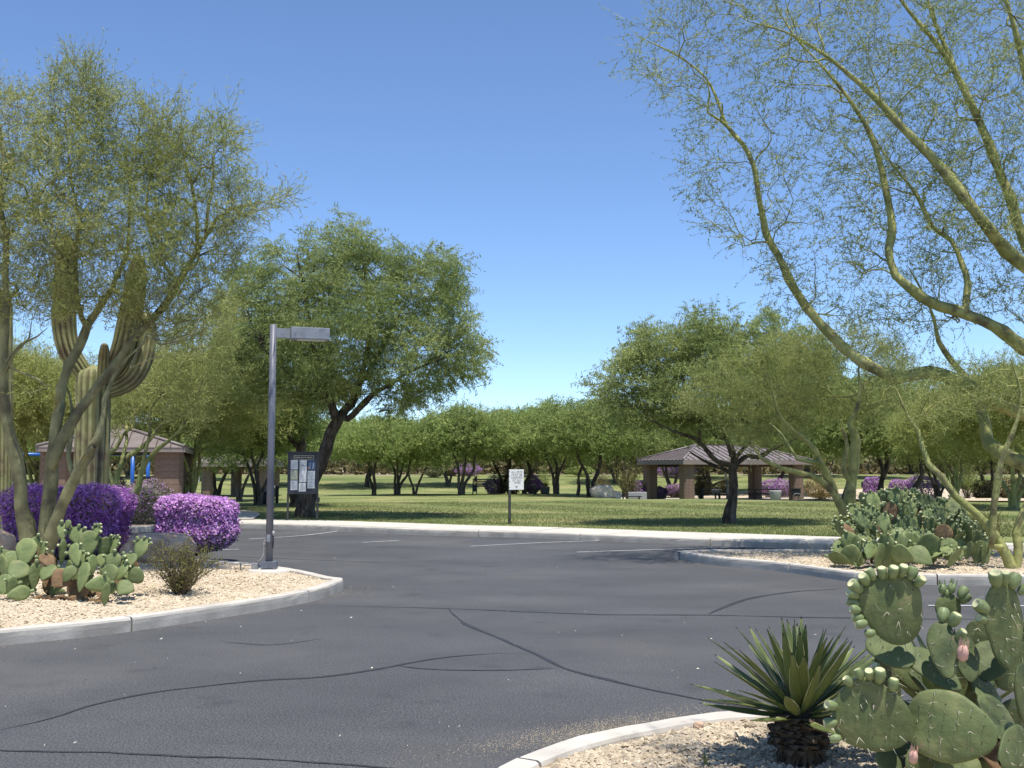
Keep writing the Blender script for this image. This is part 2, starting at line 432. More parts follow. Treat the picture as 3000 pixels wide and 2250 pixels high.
MAT = dict(
    asphalt=asphalt_mat(), lawn=lawn_mat(),
    blade=M('grass_blades', (0.15, 0.185, 0.06), (0.24, 0.25, 0.10), 0.8, 0.8, transl=0.3, tint=True),
    kerb=M('kerb_concrete', (0.45, 0.415, 0.36), (0.55, 0.51, 0.445), 3, 0.9, 0.2, 45, c3=(0.33, 0.31, 0.28), s3=2.3, f3=0.5),
    kerbface=M('kerb_face_concrete', (0.38, 0.35, 0.305), (0.48, 0.445, 0.39), 4, 0.9, 0.15, 40, c3=(0.26, 0.235, 0.20), s3=1.6, f3=0.55, detail=7),  # grime, and part of the upright faces' shade put into the colour
    walk=M('path_concrete', (0.47, 0.435, 0.375), (0.56, 0.525, 0.46), 2, 0.9, 0.2, 60),
    stone=M('gravel_stones', (0.45, 0.365, 0.250), (0.62, 0.525, 0.385), 7, 0.9, tint=True),
    bed=M('gravel_bed', (0.40, 0.325, 0.23), (0.60, 0.515, 0.385), 26, 0.95, 0.6, 60, c3=(0.42, 0.31, 0.20), s3=0.8),
    desert=M('desert_soil', (0.30, 0.24, 0.17), (0.42, 0.35, 0.26), 0.3, 0.95, 0.4, 3),
    tar=M('crack_tar', (0.026, 0.026, 0.028), (0.046, 0.046, 0.050), 9, 0.55, 0.3, 40),
    paint=M('road_paint', (0.36, 0.36, 0.355), (0.62, 0.62, 0.605), 14, 0.7, 0.2, 40, c3=(0.12, 0.12, 0.12), s3=7, f3=0.75),
    dust=M('sand_dust', (0.13, 0.115, 0.098), (0.30, 0.26, 0.21), 30, 0.95),
    pole=M('grey_pole_paint', (0.118, 0.128, 0.160), (0.142, 0.152, 0.186), 3, 0.45, spec=0.4, c3=(0.105, 0.113, 0.138), s3=6),
    head=M('lamp_head_paint', (0.22, 0.24, 0.27), (0.27, 0.29, 0.32), 4, 0.45, c3=(0.15, 0.17, 0.20), s3=5.5),
    lens=M('lamp_lens', (0.62, 0.62, 0.56), None, rough=0.25, spec=0.5),
    conduit=M('grey_conduit', (0.20, 0.20, 0.205), (0.30, 0.30, 0.30), 9, 0.5),
    darkmetal=M('dark_metal', (0.022, 0.023, 0.027), (0.035, 0.036, 0.042), 6, 0.45, spec=0.4),
    board=M('board_frame_paint', (0.030, 0.033, 0.042), (0.045, 0.048, 0.058), 4, 0.4, spec=0.4),
    postgrey=M('sign_post_paint', (0.045, 0.048, 0.045), (0.075, 0.078, 0.074), 5, 0.55),
    white=M('sign_white', (0.80, 0.80, 0.79), None, rough=0.5),
    ink=M('sign_ink', (0.18, 0.18, 0.185), None, rough=0.6),
    letter=M('board_letters', (0.55, 0.53, 0.42), None, rough=0.5),
    paper=M('paper', (0.52, 0.55, 0.58), (0.60, 0.62, 0.64), 30, 0.7),
    paper2=M('cream_paper', (0.46, 0.47, 0.33), (0.54, 0.54, 0.40), 25, 0.7),
    print=M('print_grey', (0.24, 0.25, 0.28), (0.36, 0.37, 0.40), 60, 0.7),
    printblue=M('print_blue', (0.045, 0.085, 0.17), (0.07, 0.12, 0.22), 14, 0.6),
    printorange=M('print_orange', (0.50, 0.24, 0.14), None, rough=0.6),
    block=M('brown_block', (0.185, 0.128, 0.098), (0.240, 0.168, 0.130), 5, 0.9, 0.5, 40),
    mortar=M('mortar', (0.19, 0.13, 0.10), None, rough=0.95),
    roofm=M('brown_metal_roof', (0.175, 0.145, 0.135), (0.225, 0.190, 0.180), 2, 0.42, spec=0.45),
    seam=M('roof_seam', (0.085, 0.070, 0.066), None, rough=0.5),
    fascia=M('fascia', (0.24, 0.20, 0.18), (0.29, 0.24, 0.22), 3, 0.6),
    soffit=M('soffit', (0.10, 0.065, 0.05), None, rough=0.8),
    bin=M('concrete_bin', (0.36, 0.36, 0.36), (0.46, 0.46, 0.45), 30, 0.9, 0.4, 60),
    pot=M('dark_planter', (0.075, 0.075, 0.085), (0.10, 0.10, 0.11), 6, 0.8),
    blue=M('blue_play_paint', (0.025, 0.12, 0.48), (0.03, 0.14, 0.53), 3, 0.35, spec=0.5),
    bark=M('mesquite_bark', (0.030, 0.023, 0.018), (0.105, 0.085, 0.068), 16, 0.95, 1.0, 30, stretch=(1, 1, 0.25), c3=(0.14, 0.12, 0.10), s3=4, f3=0.6),
    barkg=M('grey_mesquite_bark', (0.060, 0.050, 0.040), (0.17, 0.145, 0.12), 12, 0.95, 0.8, 30, stretch=(1, 1, 0.3)),
    pvbark=M('palo_verde_bark', (0.230, 0.245, 0.075), (0.390, 0.380, 0.140), 3, 0.7, 0.8, 16, c3=(0.10, 0.08, 0.045), s3=3.2, f3=0.9),
    pvbarkd=M('old_palo_verde_bark', (0.150, 0.145, 0.075), (0.285, 0.275, 0.140), 4, 0.85, 0.6, 22, c3=(0.075, 0.058, 0.042), s3=2.4, f3=0.9),
    pvtwig=M('palo_verde_twigs', (0.260, 0.290, 0.090), (0.380, 0.390, 0.140), 0.8, 0.7, transl=0.2, tint=True, rnd=.1),
    pvleaf=M('palo_verde_leaves', (0.310, 0.355, 0.105), (0.470, 0.485, 0.170), 0.7, 0.7, transl=0.45, tint=True, rnd=.12),
    pvleafg=M('palo_verde_leaves_grey', (0.215, 0.275, 0.085), (0.340, 0.380, 0.130), 0.7, 0.7, transl=0.45, tint=True),
    mleaf=M('mesquite_leaves', (0.212, 0.272, 0.086), (0.350, 0.398, 0.148), 0.6, 0.7, transl=0.45, tint=True),
    mleafd=M('dark_mesquite_leaves', (0.225, 0.300, 0.085), (0.370, 0.425, 0.145), 0.5, 0.7, transl=0.45, tint=True, rnd=.2),
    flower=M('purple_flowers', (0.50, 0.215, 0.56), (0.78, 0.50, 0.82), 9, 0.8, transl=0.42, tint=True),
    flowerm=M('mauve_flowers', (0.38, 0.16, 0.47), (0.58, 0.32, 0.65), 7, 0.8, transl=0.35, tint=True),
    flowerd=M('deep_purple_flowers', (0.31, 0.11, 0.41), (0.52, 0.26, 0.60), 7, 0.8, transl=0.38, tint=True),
    sage=M('sage_leaves', (0.135, 0.145, 0.085), (0.215, 0.22, 0.145), 3, 0.85, transl=0.2, tint=True),
    creo=M('creosote_leaves', (0.135, 0.14, 0.038), (0.225, 0.205, 0.065), 4, 0.7, transl=0.25, tint=True),
    straw=M('straw_leaves', (0.30, 0.23, 0.11), (0.42, 0.33, 0.17), 3, 0.85, transl=0.2, tint=True),
    shrub=M('scrub_leaves', (0.115, 0.110, 0.052), (0.20, 0.175, 0.085), 2, 0.85, transl=0.2, tint=True),
    yellow=M('yellow_brittle', (0.32, 0.27, 0.035), (0.46, 0.38, 0.06), 3, 0.8, transl=0.25, tint=True),
    stem=M('shrub_stems', (0.085, 0.065, 0.045), (0.15, 0.12, 0.085), 9, 0.9),
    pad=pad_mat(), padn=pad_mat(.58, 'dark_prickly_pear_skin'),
    padold=M('old_pad_skin', (0.13, 0.075, 0.04), (0.22, 0.15, 0.075), 8, 0.8, 0.5, 30),
    fruit=M('green_fruit', (0.140, 0.190, 0.078), (0.205, 0.25, 0.11), 14, 0.5, spec=0.4),
    fruittop=M('fruit_crown', (0.50, 0.49, 0.27), (0.62, 0.60, 0.36), 20, 0.7),
    bud=M('pink_bud', (0.42, 0.22, 0.20), (0.55, 0.38, 0.30), 30, 0.7),
    spine=M('pale_spines', (0.62, 0.58, 0.46), None, rough=0.6),
    areole=M('areoles', (0.085, 0.065, 0.045), None, rough=0.9),
    agave=M('agave_leaf', (0.115, 0.150, 0.046), (0.180, 0.210, 0.070), 5, 0.45, 0.12, 40, spec=0.4, rnd=0.15, stretch=(3, 3, 0.4)),
    margin=M('agave_margin', (0.34, 0.34, 0.16), (0.42, 0.41, 0.21), 12, 0.6),
    tip=M('agave_tip', (0.035, 0.028, 0.025), None, rough=0.6),
    dead=M('dead_leaf', (0.030, 0.023, 0.017), (0.10, 0.075, 0.05), 9, 0.95, 0.4, 40),
    sag=M('saguaro_skin', (0.165, 0.175, 0.075), (0.250, 0.245, 0.115), 3, 0.7, 0.2, 30, c3=(0.13, 0.095, 0.06), s3=3.2, f3=0.85, tint=True),
    rock=M('red_rock', (0.44, 0.29, 0.195), (0.62, 0.455, 0.325), 4, 0.95, 0.9, 14, c3=(0.24, 0.17, 0.12), s3=3),
    rockp=M('pale_rock', (0.52, 0.43, 0.32), (0.68, 0.58, 0.46), 3, 0.95, 0.9, 10),
    litter=M('dry_litter', (0.40, 0.36, 0.27), (0.60, 0.57, 0.48), 3, 0.9, tint=True),
    housew=M('stucco', (0.30, 0.22, 0.16), (0.36, 0.27, 0.2), 2, 0.9),
    tile=M('roof_tile', (0.20, 0.13, 0.10), (0.30, 0.21, 0.16), 4, 0.9),
    glass=M('dark_glass', (0.03, 0.035, 0.04), None, rough=0.1, spec=0.5),
)


# ------------------------------------------------------------------ text (flat lettering for the signs)
def text_mesh(body, size, mat, align='CENTER', spacing=1.0):
    cu = bpy.data.curves.new('lettering', 'FONT')
    cu.body = body; cu.size = size; cu.align_x = align; cu.align_y = 'CENTER'; cu.space_line = spacing
    cu.extrude = 0.0008; cu.resolution_u = 3
    o = bpy.data.objects.new('lettering', cu); COL.objects.link(o)
    dg = bpy.context.evaluated_depsgraph_get()
    me = bpy.data.meshes.new_from_object(o.evaluated_get(dg))
    me.materials.clear(); me.materials.append(mat)
    bpy.data.objects.remove(o); bpy.data.curves.remove(cu)
    return me


TXT_PETS = text_mesh('ALL PETS\nMUST BE\nLEASHED\nAT ALL\nTIMES', 0.083, MAT['ink'], spacing=0.88)
TXT_NEWS = text_mesh('COMMUNITY NEWS', 0.062, MAT['letter'])
TXT_FAR = text_mesh('ALL PETS\nMUST BE\nLEASHED\nAT ALL\nTIMES', 0.09, MAT['ink'], spacing=0.88)


# ------------------------------------------------------------------ the setting
def sheet(name, poly, z, mat, kind='structure', parent=None):
    vs = [Vector((p[0], p[1])) for p in poly]
    r = delaunay_2d_cdt(vs, [], [list(range(len(vs)))], 1, 1e-5)
    V = [(v.x, v.y, z) for v in r[0]]
    me = bpy.data.meshes.new(name); me.from_pydata(V, [], r[2]); me.materials.append(mat); me.update()
    o = put(name, me, parent)
    if kind and parent is None: o['kind'] = kind
    return o


# front line of the kerb across the car park (outer foot of the kerb), left to right
FAR = spline([(-60, 24.5), (-30, 26.6), (-14, 27.5), (-10.6, 27.7), (-9.6, 28.3), (-9.1, 29.4), (-8.2, 30.1), (-6.0, 29.3), (-2.1, 26.9),
              (0.0, 26.0), (3.06, 24.1), (6.6, 21.9), (9.7, 19.9), (14, 17.2), (22, 12.6), (40, 3)], 0.5)


def offset_line(P, d):
    T = norm(np.gradient(P, axis=0)); Nn = np.stack([-T[:, 1], T[:, 0]], 1)
    return P + Nn * d


def far_y(x, extra=0.0):
    P = offset_line(FAR, extra)
    o = np.argsort(P[:, 0])
    return np.interp(x, P[o, 0], P[o, 1])


# open desert ground to the horizon: one sheet
gx = np.concatenate([np.linspace(-3000, -160, 12), np.linspace(-150, 150, 41), np.linspace(160, 3000, 12)])
gy = np.concatenate([np.linspace(-200, 20, 6), np.linspace(30, 150, 60), np.linspace(165, 3800, 16)])
GX, GY = np.meshgrid(gx, gy)
GZ = np.where(GY < 45, -0.30, tz(GX, GY) - 0.55 + 0.55 * sstep(97, 103, GY)) + 0.25 * np.sin(GX * 0.05) * sstep(110, 150, GY)
gi, gj = np.meshgrid(np.arange(len(gy) - 1), np.arange(len(gx) - 1), indexing='ij'); w_ = len(gx)
GF = np.stack([gi * w_ + gj, gi * w_ + gj + 1, (gi + 1) * w_ + gj + 1, (gi + 1) * w_ + gj], -1).reshape(-1, 4)
tag(put('ground', np_mesh('ground', np.stack([GX, GY, GZ], -1).reshape(-1, 3), [GF], [MAT['desert']], smooth=True)), kind='structure')

road = sheet('road', [(-70, -14), (45, -14), (45, 2.0)] + [tuple(p) for p in FAR[::-1][2:]] + [(-70, 24)], 0.0, MAT['asphalt'])

# lawn: a warped grid from the back of the pavement to the top of the rise
lx = np.linspace(-95, 110, 260)
yf = np.where(lx < -9.4, 35.0, np.maximum(far_y(np.clip(lx, -9.4, 38), 1.95), 4))
yf = np.where((lx >= -9.4) & (lx < -8.6), 35.0 - (lx + 9.4) / 0.8 * (35.0 - far_y(-8.6, 1.95)), yf)
ts = np.linspace(0, 1, 120) ** 1.25
LX = np.repeat(lx[None], 120, 0); LY = yf[None] + ts[:, None] * (103 - yf[None])
LZ = tz(LX, LY)
LZ += 0.02 * np.sin(LX * 0.9 + LY * 0.7) * sstep(30, 40, LY)
gi, gj = np.meshgrid(np.arange(119), np.arange(259), indexing='ij')
LF = np.stack([gi * 260 + gj, gi * 260 + gj + 1, (gi + 1) * 260 + gj + 1, (gi + 1) * 260 + gj], -1).reshape(-1, 4)
tag(put('lawn', np_mesh('lawn', np.stack([LX, LY, LZ], -1).reshape(-1, 3), [LF], [MAT['lawn']], smooth=True)), kind='structure')

# short grass blades where the lawn is near enough to show them
nb = 100000
bx = rng.uniform(-9.0, 16, nb * 2); by = 24 + 24 * rng.random(nb * 2) ** 1.5
ok = (by > far_y(np.clip(bx, -9.2, 30), 1.90)) & (np.abs(bx) < by * 0.52) & ~((bx < -7.6) & (by < 41))
bx, by = bx[ok][:nb], by[ok][:nb]; n = len(bx)
ang = rng.uniform(0, 2 * np.pi, n); h = rng.uniform(0.025, 0.065, n); w2 = rng.uniform(0.005, 0.011, n)
base = np.stack([bx, by, tz(bx, by) - 0.004], -1)
sd = np.stack([np.cos(ang), np.sin(ang), np.zeros(n)], -1)
tipv = base + np.stack([rng.normal(0, .4, n) * h, rng.normal(0, .4, n) * h, h], -1)
V = np.stack([base - sd * w2[:, None], base + sd * w2[:, None], tipv], 1).reshape(-1, 3)
F = np.arange(n * 3).reshape(-1, 3)
tag(put('grass', np_mesh('grass', V, [F], [MAT['blade']], tint=rng.uniform(0.7, 1.25, n))), 'short mown grass blades along the near edge of the lawn', kind='stuff')


def kerb(name, line, inward, label_kind='structure', width=0.16, height=0.15, piece=3.0, gap=0.022, joints=None):
    """cast kerb in sections; LINE is the outer foot, INWARD +1 (left of travel) or -1"""
    root = empty(name); root['kind'] = label_kind
    P = np.asarray(line, float)
    d = np.concatenate([[0], np.cumsum(np.linalg.norm(np.diff(P, axis=0), axis=1))])
    prof = [(0.0, -0.06), (0.002, height * .5), (0.006, height - .03), (0.014, height - .008), (0.03, height), (width - .01, height), (width, height - .012), (width, -0.06)]
    s = 0.0; k = 0
    cuts = [0.0]
    while cuts[-1] < d[-1] - 0.6:
        cuts.append(min(cuts[-1] + piece * rng.uniform(0.9, 1.1), d[-1]))
    cuts[-1] = d[-1]
    for a, b in zip(cuts[:-1], cuts[1:]):
        m = max(3, int((b - a) / 0.16))
        q = np.linspace(a + gap / 2, b - gap / 2, m)
        X = np.stack([np.interp(q, d, P[:, 0]), np.interp(q, d, P[:, 1])], 1)
        T = norm(np.stack([np.interp(q + .06, d, P[:, 0]) - np.interp(q - .06, d, P[:, 0]), np.interp(q + .06, d, P[:, 1]) - np.interp(q - .06, d, P[:, 1])], 1))
        Nn = np.stack([-T[:, 1], T[:, 0]], 1) * inward
        V = []; K = len(prof)
        for i in range(m):
            for (o_, z_) in prof:
                jit = rng.normal(0, 0.0012) if z_ > 0 else 0
                V.append((X[i, 0] + Nn[i, 0] * (o_ + jit), X[i, 1] + Nn[i, 1] * (o_ + jit), z_ + (jit if z_ > .1 else 0)))
        F = []
        for i in range(m - 1):
            for j in range(K):
                j2 = (j + 1) % K
                F.append((i * K + j, (i + 1) * K + j, (i + 1) * K + j2, i * K + j2) if inward > 0 else (i * K + j, i * K + j2, (i + 1) * K + j2, (i + 1) * K + j))
        F.append(tuple(range(K))); F.append(tuple(range((m - 1) * K, m * K))[::-1])
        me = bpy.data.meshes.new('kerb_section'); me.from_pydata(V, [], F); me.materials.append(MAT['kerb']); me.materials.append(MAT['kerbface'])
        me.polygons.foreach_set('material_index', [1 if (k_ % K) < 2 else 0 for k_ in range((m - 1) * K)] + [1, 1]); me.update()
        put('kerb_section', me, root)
    return root


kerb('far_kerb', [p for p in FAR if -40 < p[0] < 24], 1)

# pavement behind that kerb, slab by slab
pv = empty('pavement'); pv['kind'] = 'structure'
PL = np.array([p for p in FAR if -8.7 < p[0] < 24])
i0 = 0
while i0 < len(PL) - 2:
    i1 = min(i0 + 4, len(PL) - 1)
    seg = PL[i0:i1 + 1].copy()
    ta = norm(seg[1] - seg[0])
    seg[0] += ta * .006; seg[-1] -= ta * .006
    A = offset_line(seg, 0.163); B = offset_line(seg, 2.0)
    m = len(seg); zt = 0.154 + rng.normal(0, .002)
    V = [(p[0], p[1], zt) for p in A] + [(p[0], p[1], zt + .006) for p in B] + [(p[0], p[1], -.05) for p in A] + [(p[0], p[1], -.05) for p in B]
    F = [(i, i + 1, m + i + 1, m + i) for i in range(m - 1)] + [(2 * m + i, 2 * m + i + 1, i + 1, i) for i in range(m - 1)] + \
        [(m + i, m + i + 1, 3 * m + i + 1, 3 * m + i) for i in range(m - 1)] + [(0, m, 3 * m, 2 * m), (m - 1, 3 * m - 1, 4 * m - 1, 2 * m - 1)]
    me = bpy.data.meshes.new('paving_slab'); me.from_pydata(V, [], F); me.materials.append(MAT['walk']); me.update()
    put('paving_slab', me, pv)
    i0 = i1


def strip(name, line, width, zfun, mat, kind='structure', parent=None, taper=None):
    P = np.asarray(line, float); m = len(P)
    wv = np.broadcast_to(np.asarray(width, float), (m,))
    T = norm(np.gradient(P, axis=0)); Nn = np.stack([-T[:, 1], T[:, 0]], 1)
    A = P - Nn * wv[:, None] / 2; B = P + Nn * wv[:, None] / 2
    V = [(p[0], p[1], float(zfun(p[0], p[1]))) for p in A] + [(p[0], p[1], float(zfun(p[0], p[1]))) for p in B]
    F = [(i, i + 1, m + i + 1, m + i) for i in range(m - 1)]
    me = bpy.data.meshes.new(name); me.from_pydata(V, [], F); me.materials.append(mat); me.update()
    o = put(name, me, parent)
    if parent is None and kind: o['kind'] = kind
    return o


strip('path', spline([(-8.45, 31.6), (-8.75, 33.4), (-9.15, 35.4), (-9.9, 37.3), (-11.4, 38.6), (-14, 39.4), (-20, 40), (-32, 41)], .5), 1.5,
      lambda x, y: tz(x, y) + 0.03, MAT['walk'])
strip('path', spline([(-2.4, 66.2), (0, 66.8), (2, 67.5), (5, 68.5), (9, 70), (16, 71), (30, 72)], 1.0), 2.2, lambda x, y: tz(x, y) + 0.05, MAT['walk'])
sheet('planting_bed', [(-45, 24.3), (-30, 26.85), (-14, 27.75), (-10.7, 27.95), (-9.8, 28.5), (-9.4, 29.6), (-8.75, 30.4), (-8.9, 31.5), (-9.5, 34), (-9.9, 36), (-45, 37)], 0.125, MAT['bed'])
for nm, pts in (('planting_bed', [(8, 73), (40, 70), (60, 78), (40, 84), (10, 80)]), ('planting_bed', [(-2.5, 67.8), (2, 69), (9, 71.5), (8, 75), (-2.5, 71)]),
                ('planting_bed', [(17, 52), (24, 48), (40, 50), (42, 66), (22, 70)])):
    pts = spline(np.array(pts + pts[:1], float), 2.0)
    cx_, cy_ = pts.mean(0)
    ring = [pts[:-1] * (1 - k) + np.array([cx_, cy_]) * k for k in (0, .35, .7)]
    V = np.vstack(ring + [np.array([[cx_, cy_]])]); m = len(pts) - 1
    Z = tz(V[:, 0], V[:, 1]) + 0.06
    Fq = [(r * m + i, r * m + (i + 1) % m, (r + 1) * m + (i + 1) % m, (r + 1) * m + i) for r in range(2) for i in range(m)]
    Ft = [(2 * m + i, 2 * m + (i + 1) % m, 3 * m) for i in range(m)]
    o = put(nm, np_mesh(nm, np.column_stack([V, Z]), [np.array(Fq), np.array(Ft)], [MAT['bed']])); o['kind'] = 'structure'


# --- the three gravel islands
def island(name, line, stones, size, region, mound=0.05, inward=1, seed=0):
    """closed outer foot line -> kerb sections, gravel bed, loose stones (stuff)"""
    P = np.vstack([line, line[:1]])
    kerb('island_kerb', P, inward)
    inner = offset_line(P, 0.155 * inward)[:-1]
    ip = [Vector(p) for p in inner]
    lo, hi = inner.min(0), inner.max(0)
    gx_, gy_ = np.meshgrid(np.arange(lo[0], hi[0], .35), np.arange(lo[1], hi[1], .35))
    gx_ = gx_.ravel() + rng.uniform(-.1, .1, gx_.size); gy_ = gy_.ravel() + rng.uniform(-.1, .1, gy_.size)
    core = offset_line(P, 0.35 * inward)[:-1]
    k = in_poly(gx_, gy_, core)
    pts = ip + [Vector((a, b)) for a, b in zip(gx_[k], gy_[k])]
    r = delaunay_2d_cdt(pts, [], [list(range(len(ip)))], 1, 1e-5)
    XY = np.array([(v.x, v.y) for v in r[0]])

    def hz(x, y):
        d = np.full(np.shape(x), 1e9)
        for a in range(0, len(inner), 2):
            d = np.minimum(d, np.hypot(x - inner[a, 0], y - inner[a, 1]))
        return 0.112 + mound * sstep(0, 1.6, d) + 0.012 * np.sin(x * 3.1) * np.sin(y * 2.7)
    Z = hz(XY[:, 0], XY[:, 1])
    me = bpy.data.meshes.new('gravel_bed'); me.from_pydata([(a, b, c) for (a, b), c in zip(XY, Z)], [], r[2]); me.materials.append(MAT['bed'])
    me.polygons.foreach_set('use_smooth', [True] * len(me.polygons)); me.update()
    o = put(name, me); o['kind'] = 'structure'
    # stones
    (x0, x1), (y0, y1) = region
    X = rng.uniform(x0, x1, stones * 4); Y = rng.uniform(y0, y1, stones * 4)
    k = in_poly(X, Y, inner); X, Y = X[k][:stones], Y[k][:stones]
    n = len(X)
    s = size * rng.lognormal(0, .28, n)
    C = np.stack([X, Y, hz(X, Y) + s * .12], -1)
    u = np.array([[1, 0, 0], [0.2, 1, 0], [-1, .15, 0], [-.1, -1, 0], [.15, .1, .75], [0, 0, -.4]], float)
    V = u[None] * s[:, None, None] * 0.62 * rng.uniform(.65, 1.25, (n, 6, 3))
    a = rng.uniform(0, 2 * np.pi, n); ca, sa = np.cos(a)[:, None], np.sin(a)[:, None]
    V = np.stack([V[..., 0] * ca - V[..., 1] * sa, V[..., 0] * sa + V[..., 1] * ca, V[..., 2]], -1)
    tl = rng.normal(0, .35, (n, 2))
    V[..., 2] += V[..., 0] * tl[:, :1] + V[..., 1] * tl[:, 1:]
    V = V + C[:, None]
    f = np.array([[0, 1, 4], [1, 2, 4], [2, 3, 4], [3, 0, 4], [1, 0, 5], [2, 1, 5], [3, 2, 5], [0, 3, 5]])
    F = (np.arange(n)[:, None, None] * 6 + f[None]).reshape(-1, 3)
    t = np.repeat(rng.normal(.86 if size < .0225 else 1.0, .13, n).clip(.45, 1.3), 8)
    return put('gravel', np_mesh('gravel', V.reshape(-1, 3), [F], [MAT['stone']], tint=t)), hz


def G2(px, py, z=0.0): return gnd(px, py, z)[:2]


LEFT_LINE = spline(np.array([(-30, -2.0), (-14, 4.3), (-8, 7.6), G2(0, 1892), G2(300, 1862), G2(600, 1818), G2(800, 1786), G2(930, 1758), G2(985, 1738), G2(1010, 1724),
                             G2(972, 1689, .15), G2(935, 1680, .15), G2(880, 1668.5, .15), G2(810, 1658, .15), G2(690, 1645, .15), G2(540, 1634, .15), (-6.9, 18.9), (-10, 20.2), (-14, 21.0), (-30, 21.5)]), .35)
gl, HL = island('left_island_gravel', LEFT_LINE, 32000, 0.023, ((-9, -2.0), (9.4, 20)), 0.06)
tag(gl, 'pale tan gravel filling the kerbed island on the left', kind='stuff')
MID_LINE = spline(np.array([G2(1990, 1640), G2(2100, 1656), G2(2280, 1674), G2(2420, 1694), G2(2500, 1706), G2(2580, 1712), G2(2700, 1713), G2(3000, 1717), (12, 14.9), (20, 12.0),
                            (20, 13), (14, 16.2), (9.5, 19.1), (6.4, 20.2), (5.0, 20.35), (3.6, 20.3), (3.15, 20.05), (2.98, 19.75)]), .35)
gm, HM = island('middle_island_gravel', MID_LINE, 11000, 0.025, ((3, 14.8), (9.5, 20.5)), 0.05)
tag(gm, 'pale gravel filling the kerbed island by the large cactus clump', kind='stuff')
NEAR_LINE = spline(np.array([(0.30, -3), (0.16, 3.2), (0.05, 5.0), (0.02, 5.45), (0.12, 5.68), G2(1725, 2178, .15), G2(1888, 2141, .15), G2(2051, 2113, .15), G2(2173, 2096, .15),
                             (1.95, 6.80), (2.6, 6.9), (3.6, 6.95), (6, 6.8), (10, 6.2), (12, -3)]), .3)
gn, HN = island('near_island_gravel', NEAR_LINE, 22000, 0.022, ((0.1, 4.2), (4.3, 6.9)), 0.04)
tag(gn, 'coarse tan gravel under the spiky rosette in the foreground corner', kind='stuff')


# --- road markings, sealed cracks, blown sand
def mark(pts, width, name, mat, z, wob=0.0, fray=0.0):
    L_ = spline(np.array([G2(*p) for p in pts]), .12)
    if wob:
        k = rng.normal(0, wob, len(L_)); k = np.convolve(k, np.ones(5) / 5, 'same'); L_ = L_ + np.stack([k, k[::-1]], 1)
    w = width * (1 + (np.convolve(rng.normal(0, 1, len(L_)), np.ones(4) / 4, 'same') * fray if fray else 0))
    w = np.clip(w, width * .3, width * 2) * np.ones(len(L_))
    if fray: m4 = max(3, len(w) // 4); w[:m4] *= np.linspace(.15, 1, m4); w[-m4:] *= np.linspace(1, .15, m4)
    return strip(name, L_, w, lambda x, y: z, mat, None, road)


for p in ([(1690, 1618.5), (1950, 1610), (2207, 1602)], [(1378, 1601), (1600, 1590), (1800, 1584)], [(730, 1580), (880, 1570), (990, 1557)], [(1062, 1590), (1170, 1584)],
          [(700, 1610), (560, 1614)], [(1560, 1577), (1450, 1567.5)], [(2720, 1775.5), (2880, 1776), (3060, 1776.5)]):
    mark(p, 0.078, 'parking_line', MAT['paint'], 0.008)
for p, w in (([(985, 1776), (1320, 1783), (1700, 1799), (2075, 1803), (2500, 1811), (3000, 1816)], .07),
             ([(1310, 1783), (1330, 1800), (1365, 1830), (1440, 1862), (1530, 1899), (1580, 1921), (1640, 1955), (1760, 1987), (1900, 2020), (2060, 2052), (2250, 2085)], .075),
             ([(2080, 1800), (2120, 1780), (2165, 1762), (2190, 1755), (2260, 1743), (2350, 1732), (2460, 1726)], .10),
             ([(-40, 2150), (150, 2105), (260, 2070), (420, 2035), (560, 2016), (750, 1996), (930, 1985), (1080, 1965), (1160, 1950), (1300, 1927), (1480, 1914), (1560, 1917)], .055),
             ([(1160, 1950), (1250, 1960), (1350, 1964), (1500, 1964), (1640, 1958)], .045),
             ([(-60, 2195), (150, 2203), (420, 2212), (700, 2222), (900, 2236), (1150, 2250), (1300, 2262)], .045),
             ([(640, 1880), (800, 1890), (960, 1868)], .02), ([(1340, 1590), (1450, 1580), (1560, 1574)], .06), ([(620, 1628), (900, 1640), (1020, 1645), (1200, 1652)], .05)):
    mark(p, w * .62, 'crack_seal', MAT['tar'], 0.004, .022, .5)

n = 5200
X1 = rng.normal(0, 1, (n, 2))
c0 = G2(1760, 2135); X = np.column_stack([c0[0] + X1[:, 0] * .46 + .1 * X1[:, 1], c0[1] + X1[:, 1] * .20 + X1[:, 0] * .25])
edge = []
for _ in range(3500):   # grit gathered along the foot of the left island kerb
    i = rng.integers(len(LEFT_LINE)); p = LEFT_LINE[i]
    edge.append(p + rng.normal(0, .05, 2) + np.array([.06, -.05]))
E = np.array(edge); E = E[~in_poly(E[:, 0], E[:, 1], LEFT_LINE) & (E[:, 0] > -9)]
c1 = G2(1045, 1730); E2 = c1 + rng.normal(0, 1, (600, 2)) * [.22, .45]
E2 = E2[~in_poly(E2[:, 0], E2[:, 1], LEFT_LINE)]
X = X[~in_poly(X[:, 0], X[:, 1], NEAR_LINE)]
P = np.vstack([X, E, E2]); n = len(P)
s = rng.uniform(.0015, .004, n); a = rng.uniform(0, 6.28, n)
u = np.array([[1, 0, 0], [0, 1, 0], [-1, 0, 0], [0, -1, 0], [0, 0, .9]], float)
V = np.stack([u[None, :, 0] * np.cos(a)[:, None] - u[None, :, 1] * np.sin(a)[:, None], u[None, :, 0] * np.sin(a)[:, None] + u[None, :, 1] * np.cos(a)[:, None], np.repeat(u[None, :, 2], n, 0)], -1)
V = V * s[:, None, None] + np.column_stack([P, np.full(n, .0005)])[:, None]
f = np.array([[0, 1, 4], [1, 2, 4], [2, 3, 4], [3, 0, 4]])
